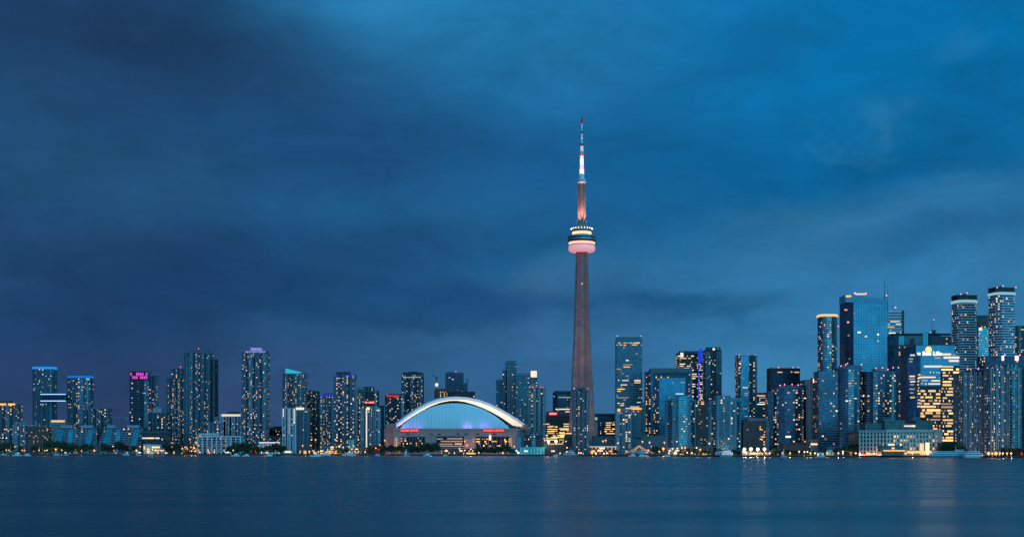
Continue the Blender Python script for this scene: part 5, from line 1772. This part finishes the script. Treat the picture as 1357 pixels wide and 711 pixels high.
pv('lit_low_shops', 'shops', 'dark low shops under twin white star-bright lamps', 722, 749, 589, 1920, 'black', 'slab_dark', .3, 'dim', d=14)
pv('waterfront_bar', 'bar', 'red and white glowing waterfront bar under a pale blue canopy', 781, 817, 591, 1860, 'brown', 'boat_blue', .85, 'mixed', d=16, glow='win_white2')
pv('pier_hall', 'hall', 'low hall with white lit windows in front of the first ribbed condo', 886, 912, 593.5, 1690, 'slab_dark', 'slab_blue', .5, 'mixed', d=14)
pv('pier_hall', 'hall', 'low dim hall between the two ribbed condos', 916, 945, 592, 1680, 'brick', 'slab_blue', .25, 'orange', d=14)
pv('white_tent_hall', 'marquee', 'white peaked marquee beside the docked bright blue tour boat', 950, 960, 597, 1600, 'white', 'white', .2, 'cool', 'hip', d=12)
pv('floodlit_plaza_hall', 'hall', 'crowded lit plaza building beneath four white floodlights', 984, 1021, 598, 1590, 'brown', 'slab_dark', .95, 'mixed', d=14)
pv('brick_terrace', 'apartment block', 'dark reddish terrace of low houses below the broad rounded condo', 1038, 1072, 588, 1640, 'brick', 'brown', .06, 'orange', d=20)
pv('parking_deck', 'parking deck', 'pale concrete deck with rows of small white lights below the red sign office', 1074, 1099, 583, 1650, 'concrete', 'pale', .8, 'dim', d=22, fh=3)
pv('grey_hall', 'hall', 'flat grey-blue hall behind the peaked white tent', 1098, 1126, 592, 1620, 'greyblue', 'boat_blue', .05, 'dim', d=14)
pv('party_tent', 'tent', 'small white peaked tent on the quay west of the terminal', 1097, 1105.5, 595.5, 1520, 'white', 'boat_white', .1, 'cool', 'hip', d=9)
pv('lit_kiosk', 'kiosk', 'small white tent glowing at the water edge under the rounded condo', 1085, 1092, 599, 1515, 'white', 'boat_white', .4, 'cool', 'hip', d=8)
pv('dark_shed', 'shed', 'dark leafy-looking shed under the yellow-lit floors behind the ferries', 1248, 1279, 587, 1460, 'black', 'black', .01, 'dim', d=14)
pv('dark_shed', 'shed', 'dark low shed by the frame edge with a row of orange lamps', 1333, 1372, 594, 1400, 'black', 'slab_dark', .06, 'orange', d=14)

# far low blocks that close the gaps between towers along the horizon
for (x0, x1, top, Y, gl, lab) in (
        (23, 42, 577, 2700, 'glass_dark', 'dim low block glimpsed behind the low flat grey block'),
        (128, 172, 579, 2900, 'brown', 'distant dark low block under the construction crane'),
        (203, 225, 570, 2800, 'glass_dark', 'dim distant block behind the squat block with the pale roof box'),
        (344, 376, 577, 2700, 'brown', 'distant reddish block between the violet and cyan topped towers'),
        (418, 428, 551, 2700, 'brown', 'narrow dark block in the gap left of the indigo band block'),
        (498, 512, 548, 2800, 'glass_dark', 'thin dark block in the gap left of the red line tower'),
        (690, 722, 553, 2900, 'glass_dark', 'dark block with scattered lit rooms behind the concrete condo slab'),
        (850, 858, 560, 2800, 'glass_dark', 'thin dark block left of the portal framed office'),
        (876, 890, 555, 2850, 'glass_navy', 'blue sliver block behind the first ribbed condo'),
        (930, 946, 548, 2850, 'glass_dark', 'dark sliver block behind the brown brick tower'),
        (1000, 1024, 552, 2800, 'glass_navy', 'dark block behind the slanted grey roof'),
        (1058, 1070, 520, 2700, 'glass_dark', 'dark sliver behind the broad rounded condo'),
        (1270, 1282, 470, 2600, 'glass_navy', 'dark blue sliver behind the shorter striped twin'),
        (1306, 1318, 468, 2500, 'glass_dark', 'dark block low between the two striped twins')):
    B('background_block', 'building', lab, x0, x1, top, Y, d=20, glass=gl, slab='slab_dark', so=.2, st=.9, lit=.12, pal='dim', bare=True)


# ------------------------------------------------------------------ canopy with strings of lights
def string_canopy():
    Y, pc = 1730, 847
    L = lambda px: (px - pc) * Y / F
    Z = lambda py: wz(py, Y) - GZ
    root = empty('string_light_canopy', 'round pale canopy with orange strings of lights rising to a central mast', 'canopy', (wx(pc, Y), Y, GZ))
    m = MB(); m.bar((0, 0, 0), (0, 0, Z(589.5)), .35, 'pale'); m.build('mast', root)
    m = MB(); m.lathe([(L(860.5), Z(600)), (L(859), Z(598.3)), (4, Z(596.6)), (.4, Z(596.2))], 'boat_blue', 24); m.build('canopy_roof', root)
    for i in range(8):
        a = 2 * math.pi * i / 8
        r = L(859)
        m = MB(); m.bar((r * math.cos(a), r * math.sin(a), 0), (r * math.cos(a), r * math.sin(a), Z(599)), .2, 'pale'); m.build('post', root)
    for ex, ey, ez in ((828, 0, 600.5), (866, 0, 600), (836, -10, 599), (857, -10, 598.5), (840, 8, 599), (854, 8, 599)):
        m = MB()
        p, q = Vector((0, 0, Z(589.8))), Vector((L(ex), ey, Z(ez)))
        for s in range(14):
            f0, f1 = s / 14, (s + .82) / 14
            m.bar(p.lerp(q, f0) - Vector((0, 0, 3 * f0 * (1 - f0))), p.lerp(q, f1) - Vector((0, 0, 3 * f1 * (1 - f1))), .22, 'band_orange', 4)
        m.build('light_string', root)


string_canopy()


# ------------------------------------------------------------------ construction crane far behind
def crane(px, Y, top, j0, j1, label):
    L = lambda q: (q - px) * Y / F
    Z = lambda py: wz(py, Y) - GZ
    root = empty('tower_crane', label, 'crane', (wx(px, Y), Y, GZ))
    m = MB(); m.bar((0, 0, 0), (0, 0, Z(top)), .9, 'greyblue', 4); m.build('mast', root)
    m = MB(); m.bar((L(j0), 0, Z(top + 1)), (L(j1), 0, Z(top + 1)), .7, 'pale', 4); m.build('jib', root)
    m = MB(); m.bar((0, 0, Z(top)), (0, 0, Z(top - 5)), .5, 'pale', 4); m.bar((0, 0, Z(top - 5)), (L(j0 + 8), 0, Z(top + .8)), .15, 'pale', 3); m.build('apex', root)
    m = MB(); m.box(L(j1) - 2, 0, Z(top + 2), 4, 3, 5, 'concrete'); m.build('counterweight', root)


crane(162, 3000, 552, 142, 169, 'pale horizontal tower crane far behind the terraced blocks')
crane(362.5, 3100, 556, 353, 366, 'thin dark tower crane in the gap right of the violet roofed tower')
wl = empty('work_lamp', 'blinding white work lamp on a mast at the unfinished tower behind the stadium', 'lamp', (wx(579, 2612), 2606, GZ))
m = MB(); m.bar((0, 0, 0), (0, 0, wz(509.5, 2606) - GZ), .5, 'slab_dark', 5); m.build('mast', wl)
m = MB(); m.sphere((0, 0, 0), 2.2, 'flood'); m.build('lamp_head', wl, (0, -.8, wz(509.3, 2606) - GZ))


# ------------------------------------------------------------------ trees
def leaf_mat(name, c):
    m, nt, out = newmat(name)
    p = nt.nodes.new('ShaderNodeBsdfPrincipled')
    p.inputs['Roughness'].default_value = .8
    g = nt.nodes.new('ShaderNodeTexCoord')
    n = nt.nodes.new('ShaderNodeTexNoise'); n.inputs['Scale'].default_value = .6
    nt.links.new(g.outputs['Object'], n.inputs['Vector'])
    r = nt.nodes.new('ShaderNodeValToRGB')
    r.color_ramp.elements[0].position, r.color_ramp.elements[1].position = .35, .65
    r.color_ramp.elements[0].color = (c[0] * .6, c[1] * .6, c[2] * .6, 1)
    r.color_ramp.elements[1].color = (c[0] * 1.3, c[1] * 1.3, c[2] * 1.3, 1)
    nt.links.new(n.outputs[0], r.inputs[0])
    nt.links.new(r.outputs[0], p.inputs['Base Color'])
    nt.links.new(p.outputs[0], out.inputs[0])
    MAT[name] = m


leaf_mat('leaves_dark', (.035, .06, .03))
leaf_mat('leaves_green', (.05, .085, .03))
TREES = []
for v in range(6):
    rng = random.Random(100 + v)
    t = MB()                                   # unit tree: 1 high, crown about 1 wide
    t.bar((0, 0, 0), (.01, 0, .34), .035, 'bark', 6, .024)
    tips = []
    for i in range(6):
        a = i * 1.05 + rng.random()
        q = (.26 * math.cos(a), .26 * math.sin(a), .5 + .25 * rng.random())
        t.bar((.01, 0, .3), q, .018, 'bark', 4, .006)
        tips.append(q)
    tips += [(0, 0, .82), (rng.uniform(-.2, .2), rng.uniform(-.2, .2), .74), (rng.uniform(-.3, .3), 0, .58)]
    tips += [(.38 * math.cos(i * .9 + v), .38 * math.sin(i * .9 + v), rng.uniform(.28, .55)) for i in range(7)]
    c = MB()
    lf = 'leaves_dark' if v % 3 else 'leaves_green'
    for q in tips:
        rr = rng.uniform(.14, .23)
        for i in range(70):
            th, z = rng.uniform(0, 6.283), rng.uniform(-1, 1)
            r = rr * rng.random() ** .4
            s = math.sqrt(1 - z * z)
            p = Vector((q[0] + r * s * math.cos(th), q[1] + r * s * math.sin(th), max(.1, q[2] + r * z * .85)))
            n = Vector((rng.uniform(-1, 1), rng.uniform(-1, 1), rng.uniform(-1, 1))).normalized()
            u = n.orthogonal().normalized() * rng.uniform(.03, .06)
            w_ = n.cross(u)
            b = len(c.v)
            c.v += [tuple(p + u), tuple(p + w_), tuple(p - u), tuple(p - w_)]
            c.face((b, b + 1, b + 2, b + 3), lf)
    TREES.append((t.mesh('trunk'), c.mesh('crown')))
TROWS = [  # where the row stands, trees as (column, top row, width in columns)
    ('in front of the grey apartment block at the frame edge', [(4, 587, 9), (13, 585, 11)]),
    ('in front of the dark brick block', [(27, 591, 8), (46, 590, 9)]),
    ('below the terraced block under the sky bridge', [(60, 586, 11), (67, 583, 13), (76, 583.5, 13), (85, 585, 13), (94, 587, 12), (102, 590, 9), (112, 587, 11), (121, 588, 9)]),
    ('below the terraced block by the teal-roofed pavilion', [(137, 587, 12), (145, 590, 9), (157, 584, 14), (166, 589, 10), (177, 590, 9)]),
    ('between the boathouse and the dark shed', [(223, 590, 8), (234, 587, 11), (243, 591, 8)]),
    ('right of the white-framed balcony block', [(304, 591, 9), (312, 587, 13), (322, 586, 13), (331, 587, 12), (340, 591, 9)]),
    ('in front of the lit decks hall', [(348, 592, 10), (357, 590, 12), (366, 587, 13), (374, 590, 10)]),
    ('by the market halls', [(452, 594, 9), (459, 593, 9), (486, 593, 9), (494, 591, 10)]),
    ('along the left half of the stadium front', [(510, 590, 11), (519, 589, 12), (529, 590, 12), (539, 589, 12), (549, 590, 12), (559, 590, 11), (567, 586.5, 13), (576, 586, 14)]),
    ('along the right half of the stadium front', [(634, 592, 10), (642, 591, 11), (651, 592, 11), (660, 591, 11), (671, 590, 12), (678, 594, 8)]),
    ('by the string-lit canopy', [(815, 596, 7), (869, 591, 10), (876, 593, 9)]),
    ('before the first ribbed condo', [(892, 596, 8), (903, 597, 8), (912, 595, 9), (920, 594, 9)]),
    ('before the eastern ribbed condo', [(929, 596, 9), (937, 597, 8), (953, 595, 8), (974, 595, 10), (981, 597, 8)]),
    ('below the broad rounded condo', [(1026, 594, 9), (1034, 597, 8), (1041, 595, 9), (1050, 597, 8), (1058, 596, 9), (1066, 596, 9), (1077, 597, 8)]),
    ('west of the pale terminal', [(1091, 596, 9), (1111, 593, 12), (1119, 591, 12), (1129, 588, 14), (1137, 586, 13)]),
    ('behind the docked ferries', [(1251, 588, 14), (1259, 587, 14), (1268, 588, 14), (1276, 590, 11)]),
    ('at the frame edge', [(1338, 594, 12), (1347, 593, 13), (1355, 595, 11)]),
]
for where, row in TROWS:
    n = len(row)
    for i, (px, py, wd) in enumerate(row):
        rng = random.Random(int(px * 10))
        Y = shore(px) + rng.uniform(16, 40)
        if 505 < px < 685:
            Y = shore(px) + rng.uniform(6, 24)
        h = wz(py - 1, Y) - GZ
        lab = '%s tree from the west in the row %s' % (ORD[i], where) if n > 2 else '%s of two dark trees %s' % ('western' if i == 0 else 'eastern', where)
        r = empty('tree', lab, 'tree', (wx(px, Y), Y, GZ), rng.uniform(0, 6.28), 'waterfront trees')
        tm, cm = TREES[rng.randrange(6)]
        ww = wd * Y / F * 1.2
        for me, nm in ((tm, 'trunk'), (cm, 'crown')):
            obj_of(me, nm, r, (0, 0, 0), 0, (ww, ww, h * 1.02))

# ------------------------------------------------------------------ street lamps
LAMPS = [
    ('before the grey apartment block', [(8.4, 595.8, 'w'), (12, 596, 'o'), (19.7, 591.3, 'y')]),
    ('before the dark brick block', [(29.5, 596, 'o'), (32.3, 596.2, 'o'), (51.8, 595.8, 'w')]),
    ('before the western terraced block', [(59.5, 596.5, 'o'), (62.4, 596, 'w'), (73.9, 594.7, 'O'), (81.9, 595.9, 'w'), (100, 595.8, 'w'), (108, 596.5, 'o'), (118.8, 595.8, 'w'), (125, 596.4, 'O')]),
    ('before the eastern terraced block', [(149.8, 590.8, 'w'), (151, 596.7, 'O'), (180.8, 596.4, 'O'), (185.6, 591, 'o')]),
    ('around the boathouse', [(196, 594.5, 'w'), (202, 595, 'y'), (214.8, 581.5, 'o'), (228, 591.7, 'o'), (230.6, 600.4, 'w')]),
    ('below the clustered glass tower', [(241.7, 593.6, 'w'), (245.4, 592, 'o'), (248, 594, 'o'), (251.6, 581.4, 'o'), (253, 592, 'o'), (257, 592.5, 'O'), (260, 585.7, 'w'), (254, 597, 'w'), (259.5, 597, 'o')]),
    ('among the trees below the violet topped tower', [(309, 596, 'w'), (338, 597.5, 'r'), (346.5, 598.5, 'w'), (349.8, 581.4, 'o'), (353, 599, 'y')]),
    ('below the fluted grey block', [(398, 597.5, 'o'), (401, 590, 'o'), (405, 597.5, 'o'), (410, 597.8, 'w'), (412.7, 582, 'o'), (411.8, 589.6, 'o')]),
    ('in the market below the indigo band block', [(416, 597, 'o'), (418, 582, 'o'), (422, 598, 'w'), (427, 597, 'o'), (432, 598.5, 'o'), (437, 597.3, 'w'), (441, 598, 'o'), (445, 597.5, 'o')]),
    ('in the market below the tall indigo-lined tower', [(445.6, 583, 'o'), (449.8, 590.7, 'O'), (454.8, 592, 'w'), (450, 597.8, 'w'), (463, 597.8, 'w'), (468.6, 590.7, 'o'), (470.5, 597.8, 'w'), (464.5, 578, 'w'), (466, 594.5, 'o'), (475, 597.5, 'o')]),
    ('below the light column block', [(475, 582, 'o'), (484.4, 594.7, 'r'), (484, 598, 'w'), (498, 593, 'o'), (502, 595, 'r'), (503.5, 589, 'o')]),
    ('before the left half of the stadium', [(509.8, 583, 'o'), (521.6, 590, 'o'), (508.7, 597.5, 'w'), (528, 597.3, 'y'), (538, 597.5, 'w'), (571, 597, 'y'), (577, 600.5, 'r')]),
    ('before the middle of the stadium', [(591.5, 596, 'w'), (616, 584, 'o'), (619, 589.6, 'o'), (609, 594, 'w'), (616, 596, 'w'), (624, 594.5, 'w'), (634.6, 600.6, 'w')]),
    ('before the right half of the stadium', [(641, 590, 'w'), (643.5, 584.5, 'o'), (662, 590, 'o'), (666.4, 600, 'w'), (669, 582, 'o'), (670.8, 584, 'o'), (681.6, 591, 'o'), (687, 600, 'W')]),
    ('under the yellow-lit office', [(722, 583, 'o'), (726.8, 584.8, 'F'), (736.9, 584.3, 'F'), (751, 598, 'w'), (751.5, 592.5, 'o')]),
    ('around the glowing waterfront bar', [(767, 600, 'w'), (770, 600.5, 'w'), (782, 597.5, 'r'), (784.5, 599, 'O'), (793, 596, 'o'), (799, 584, 'o'), (802.7, 583, 'o'), (789, 600.5, 'o'), (804, 600.5, 'w')]),
    ('along the grey podium', [(851.4, 584.6, 'o'), (860.8, 585.7, 'o'), (863, 591, 'v'), (873.7, 597.6, 'w'), (879, 594, 'O'), (880.4, 585.7, 'o'), (883, 584.8, 'o'), (859, 596, 'o')]),
    ('before the first ribbed condo', [(886.4, 600, 'w'), (891, 594, 'w'), (895, 602, 'W'), (897.7, 593.5, 'w'), (903.9, 592.8, 'o'), (908, 592.7, 'o'), (910.7, 599, 'w'), (917, 602, 'w')]),
    ('before the eastern ribbed condo', [(923, 592.7, 'w'), (928, 595, 'o'), (940, 587, 'w'), (948.6, 601, 'w'), (956, 599, 'w'), (966, 601.5, 'w')]),
    ('over the floodlit plaza', [(986.4, 594.7, 'F'), (994.9, 594.4, 'F'), (1004, 594.7, 'F'), (1012.9, 594.5, 'F'), (989, 601, 'w'), (999, 601.5, 'o'), (1007, 602, 'w'), (1015, 602.5, 'o'), (1020, 601.5, 'w')]),
    ('below the broad rounded condo', [(1037, 599.5, 'o'), (1047, 600, 'y'), (1059, 597.7, 'w'), (1066, 598, 'w'), (1070, 598, 'w'), (1074, 600, 'y')]),
    ('between the parking deck and the terminal', [(1080, 603.5, 'w'), (1096, 600, 'y'), (1111, 603.5, 'w'), (1117, 603.5, 'w'), (1117, 597.5, 'w'), (1126.9, 598.3, 'O'), (1134, 603.8, 'w'), (1139.5, 603.8, 'w'), (1144, 604, 'r')]),
    ('in front of the pale terminal', [(1150, 601, 'o'), (1158, 598, 'w'), (1165, 594, 'o'), (1186, 600.5, 'w'), (1200, 605, 'o'), (1209, 600, 'w'), (1229.5, 600.5, 'W')]),
    ('under the grey ribbed condos', [(1310, 602.6, 'O'), (1315, 603.8, 'o'), (1320, 602.8, 'O'), (1325, 604, 'o'), (1329, 600.6, 'w'), (1334.5, 604, 'o'), (1340, 604, 'w'), (1354, 605.5, 'r')]),
]
KEYS = {'w': ('lamp_white', 'white', .85), 'o': ('lamp_orange', 'orange', 1.0), 'y': ('lamp_yellow', 'yellow', 1.0), 'r': ('lamp_red', 'red', .8), 'v': ('lamp_violet', 'violet', .9),
        'O': ('lamp_orange', 'bright orange', 1.6), 'W': ('lamp_white', 'bright white', 1.5), 'F': ('flood', 'star-bright white', 1.7)}
HEADS = {}
for k, (mk, _c, r) in KEYS.items():
    m = MB()
    m.sphere((0, 0, 0), r, mk, 8, 5)
    HEADS[k] = m.mesh('lamp_head')
pm = MB(); pm.cyl(0, 0, 0, 1, .16, .10, 'slab_dark', 6)
POLE = pm.mesh('pole')
am = MB(); am.cyl(0, 0, 0, .35, 1.0, .75, 'slab_dark', 8)
CAPM = am.mesh('lamp_hood')
for where, row in LAMPS:
    tot = {}
    for q in row:
        tot[q[2]] = tot.get(q[2], 0) + 1
    cnt = {}
    for (px, py, k) in sorted(row):
        cnt[k] = cnt.get(k, 0) + 1
        Y = shore(px) + (8 if py > 599 else 14)
        if py < 592:
            Y = shore(px) + 60
        if 505 < px < 680 and py < 592:
            Y = 2066
        z = max(2.5, wz(py, Y) - GZ)
        kind, cat = ('floodlight_mast', 'floodlight') if k == 'F' else ('street_lamp', 'street lamp')
        word = {'F': 'floodlight'}.get(k, 'lamp')
        lab = '%s %s on a pole %s' % (KEYS[k][1], word, where)
        if tot[k] > 1:
            lab = '%s %s %s from the west %s' % (ORD[cnt[k] - 1], KEYS[k][1], word, where)
        r = empty(kind, lab, cat, (wx(px, Y), Y, GZ), 0, 'floodlights' if k == 'F' else 'street lamps along the shore')
        obj_of(POLE, 'pole', r, (0, .4, 0), 0, (1.3 if k == 'F' else 1, 1.3 if k == 'F' else 1, z + .6))
        obj_of(HEADS[k], 'lamp_head', r, (0, -.9 if k == 'F' else 0, z))
        rr = KEYS[k][2]
        ld = bpy.data.lights.new('lamp_light', 'POINT')          # the lamp's own light
        ld.energy = {'F': 6000, 'O': 2600, 'W': 2200, 'o': 1300, 'w': 900, 'y': 1100, 'r': 700, 'v': 600}[k]
        ld.color = {'o': (1, .42, .12), 'O': (1, .42, .12), 'y': (1, .7, .2), 'r': (1, .05, .08), 'v': (.6, .3, 1)}.get(k, (1, .75, .5))
        ld.shadow_soft_size = .5
        lo = bpy.data.objects.new('lamp_light', ld)
        COL.objects.link(lo)
        lo.parent = r
        lo.location = (0, -.6, z - rr - .6)
        obj_of(CAPM, 'lamp_hood', r, (0, 0, z + rr * .9), 0, (rr * .9, rr * .9, 1))

# ------------------------------------------------------------------ flag poles
for (px, t, lab) in ((14, 588, 'thin pale flag pole before the grey apartment block'), (56, 586, 'thin pale flag pole before the dark brick block'), (125, 584, 'thin pale flag pole before the terraced block, western one'),
                     (132.5, 586, 'thin pale flag pole before the terraced block, eastern one'), (915.4, 590, 'short thin mast right of the first ribbed condo'), (926, 581.5, 'tall thin mast before the gap between the ribbed condos'),
                     (937.4, 583, 'tall thin mast before the left edge of the eastern ribbed condo'), (905, 586, 'thin mast before the right edge of the first ribbed condo')):
    Y = shore(px) + 10
    h = wz(t, Y) - GZ
    r = empty('flag_pole', lab, 'flag pole', (wx(px, Y), Y, GZ), 0, 'flag poles')
    m = MB(); m.cyl(0, 0, 0, .6, .7, .7, 'concrete', 8); m.build('base', r)
    m = MB(); m.cyl(0, 0, .6, h, .30, .18, 'pale', 6); m.build('pole', r)
    m = MB(); m.sphere((0, 0, h), .35, 'metal', 6, 4); m.build('finial', r)


# ------------------------------------------------------------------ boats
def hull(m, L_, W_, H, mat, z0=-.3, deck='boat_white', bow=.3):
    n = 9
    rows_ = []
    for i in range(n):
        f = i / (n - 1)
        x = -L_ / 2 + L_ * f
        taper = 1 if f < 1 - bow else max(.04, 1 - ((f - (1 - bow)) / bow) ** 1.8)
        sheer = H * (1 + .25 * max(0, f - .5))
        rows_.append([(x * .97, W_ / 2 * taper * .7, z0), (x, W_ / 2 * taper, sheer), (x, -W_ / 2 * taper, sheer), (x * .97, -W_ / 2 * taper * .7, z0)])
    b = len(m.v)
    for r_ in rows_:
        m.v += r_
    for i in range(n - 1):
        for j in range(4):
            a, c = b + 4 * i + j, b + 4 * i + (j + 1) % 4
            m.face((a, c, c + 4, a + 4), deck if j == 1 else mat)
    m.face((b, b + 1, b + 2, b + 3), mat)
    e = b + 4 * (n - 1)
    m.face((e + 3, e + 2, e + 1, e), mat)


def motor_boat(px, dY, L_, label, mat='boat_white', rz=0.0, cabin=True, name='motor_boat', lit=None):
    Y = shore(px) - dY
    r = empty(name, label, 'boat', (wx(px, Y), Y, 0), R(rz), 'boats on the harbour')
    m = MB(); hull(m, L_, L_ * .28, L_ * .10 + .5, mat); m.build('hull', r)
    if cabin:
        h = L_ * .10 + .5
        m = MB()
        m.prism([(-L_ * .3, -L_ * .1), (L_ * .15, -L_ * .1), (L_ * .15, L_ * .1), (-L_ * .3, L_ * .1)], h, h + L_ * .12 + .6, 'boat_white',
                top=[(-L_ * .28, -L_ * .09), (L_ * .06, -L_ * .09), (L_ * .06, L_ * .09), (-L_ * .28, L_ * .09)])
        m.build('cabin', r)
        m = MB(); m.box(-L_ * .08, -L_ * .102, h + L_ * .07 + .2, L_ * .3, .1, L_ * .05 + .3, lit or 'glass_dark'); m.build('cabin_window', r)
        m = MB(); m.bar((-L_ * .1, 0, h + L_ * .12), (-L_ * .1, 0, h + L_ * .3), .06 + L_ * .004, 'metal', 4); m.build('mast', r)
    return r


for (px, dY, L_, lab, rz) in (
        (5, 20, 12, 'white motor boat moored nearest the left frame edge', 0), (35, 25, 10, 'small white motor boat below the dark brick block', 180), (75, 22, 12, 'white motor boat under the dark tree clump', 0), (88, 24, 9, 'tiny white motor boat just east of the dark tree clump', 0),
        (167, 18, 14, 'white cabin boat left of the boathouse', 0), (500, 30, 9, 'small pale boat below the red lamp beside the stadium trees', 0), (566, 45, 14, 'pale blue boat off the left half of the stadium', 180), (590, 25, 8, 'small pale boat off the middle of the stadium', 0),
        (22, 420, 16, 'low white launch out on the open water near the buoy', 180), (36, 430, 13, 'second low launch just behind the white one near the buoy', 180), (312, 420, 15, 'low pale launch on open water below the dark trees', 180), (326, 410, 12, 'low pale launch following close to another below the dark trees', 180),
        (356, 360, 11, 'small white launch on open water under the lit decks hall', 180), (418, 500, 17, 'white launch far out below the market halls', 180), (359, 40, 9, 'cyan dinghy moored near the lit decks hall', 0), (737, 14, 10, 'small white boat moored left of the motor yacht', 180),
        (852, 14, 14, 'pale boat moored beside the string-lit canopy', 0), (838, 12, 12, 'pale boat moored at the western foot of the string-lit canopy', 180), (884, 12, 10, 'tiny white boat moored before the first ribbed condo', 0), (1088, 10, 12, 'white cabin boat moored by the small tents', 0),
        (431, 18, 22, 'long pale boat moored along the market quay', 0), (462, 20, 26, 'longest pale boat moored along the market quay', 180)):
    motor_boat(px, dY, L_ * .8, lab, 'boat_white', rz, lit='win_white1' if L_ > 20 else None)
motor_boat(384, 25, 30, 'dark red hulled boat with brightly lit cabin below the cyan crowned tower', 'brick', 0, lit='win_gold3')


def sail_boat(px, dY, L_, label):
    Y = shore(px) - dY
    r = empty('sail_boat', label, 'sailing boat', (wx(px, Y), Y, 0), R(20), 'boats on the harbour')
    m = MB(); hull(m, L_, L_ * .26, 1.0, 'boat_white'); m.build('hull', r)
    m = MB(); m.bar((0, 0, .8), (0, 0, L_ * 1.25), .12, 'metal', 5); m.bar((0, 0, 2), (-L_ * .42, 0, 2), .08, 'metal', 4); m.build('mast', r)
    m = MB()
    for s in (-.06, .06):
        m.v += [(-.1, s, 2.2), (-L_ * .4, s, 2.2), (-.1, s, L_ * 1.2)]
    m.face((0, 1, 2), 'boat_white'); m.face((5, 4, 3), 'boat_white'); m.face((0, 2, 5, 3), 'boat_white'); m.face((1, 4, 5, 2), 'boat_white'); m.face((0, 3, 4, 1), 'boat_white')
    m.build('sail', r)


for (px, dY, L_, lab) in ((183.5, 40, 8, 'little white sailing boat left of the boathouse lights'), (200, 45, 7, 'little white sailing boat before the boathouse'), (539, 50, 9, 'little white sailing boat off the stadium trees'), (1039, 8, 8, 'white sailing boat moored below the broad rounded condo')):
    sail_boat(px, dY, L_, lab)


def ship(name, px, dY, L_, label, decks, cat='ferry', flip=1, hm='boat_blue', lit='glass_dark', litcab=None):
    Y = shore(px) - dY
    r = empty(name, label, cat, (wx(px, Y), Y, 0), 0 if flip > 0 else math.pi, None)
    m = MB(); hull(m, L_, 9, 2.4, hm, bow=.22); m.build('hull', r)
    z = 2.4
    for i, (a, b, h) in enumerate(decks):
        m = MB()
        xa, xb = -L_ / 2 + L_ * a, -L_ / 2 + L_ * b
        m.prism([(xa, -4 + i * .4), (xb, -4 + i * .4), (xb + h * .3, 0), (xb, 4 - i * .4), (xa, 4 - i * .4)], z, z + h, 'boat_white')
        m.box((xa + xb) / 2, 0, z + h, xb - xa + .8, 8.4 - i * .8, .25, 'boat_white')
        d_ = m.build('deck_house', r)
        for sy in (-1, 1):
            q = MB(); q.box((xa + xb) / 2, sy * (4.03 - i * .4), z + h * .55, (xb - xa) * .92, .12, h * .38, litcab if (litcab and i == 0) else lit); q.build('window_band', d_)
        z += h
    m = MB(); m.bar((L_ * .12, 0, z), (L_ * .10, 0, z + 4), .2, 'boat_white', 5); m.bar((L_ * .10, -1, z + 3), (L_ * .10, 1, z + 3), .1, 'metal', 4); m.build('mast', r)


ship('motor_yacht', 754, 12, 27, 'sleek white motor yacht moored at the foot of the needle tower', [(.25, .75, 2.4), (.45, .68, 2.0), (.5, .62, 1.4)], 'yacht', 1, 'boat_blue')
ship('harbour_ferry', 1260, 8, 47, 'long pale blue harbour ferry docked right of the pale terminal', [(.05, .93, 2.2), (.10, .86, 2.0), (.62, .76, 1.6)], 'ferry')
ship('harbour_ferry', 1290, 4, 20, 'small white tour ferry docked behind the long pale blue ferry', [(.06, .9, 2.2), (.15, .75, 2.0)], 'ferry', 1, 'boat_white')
ship('tour_boat', 963, 8, 15, 'bright blue and white tour boat docked beside the white marquee', [(.08, .92, 3.0), (.2, .8, 2.0)], 'tour boat', 1, 'boat_blue', 'win_cool1')

# channel buoy
Y = 1250
r = empty('channel_buoy', 'dark channel buoy with reddish top out on the water', 'buoy', (wx(95.5, Y), Y, 0))
m = MB(); m.cyl(0, 0, -.4, 1.2, 1.3, 1.2, 'black', 12); m.build('float', r)
m = MB(); m.cyl(0, 0, 1.2, 4.6, .9, .35, 'red_paint', 8); m.build('tower', r)
m = MB(); m.sphere((0, 0, 5.1), .5, 'red_paint', 8, 5); m.build('lantern', r)
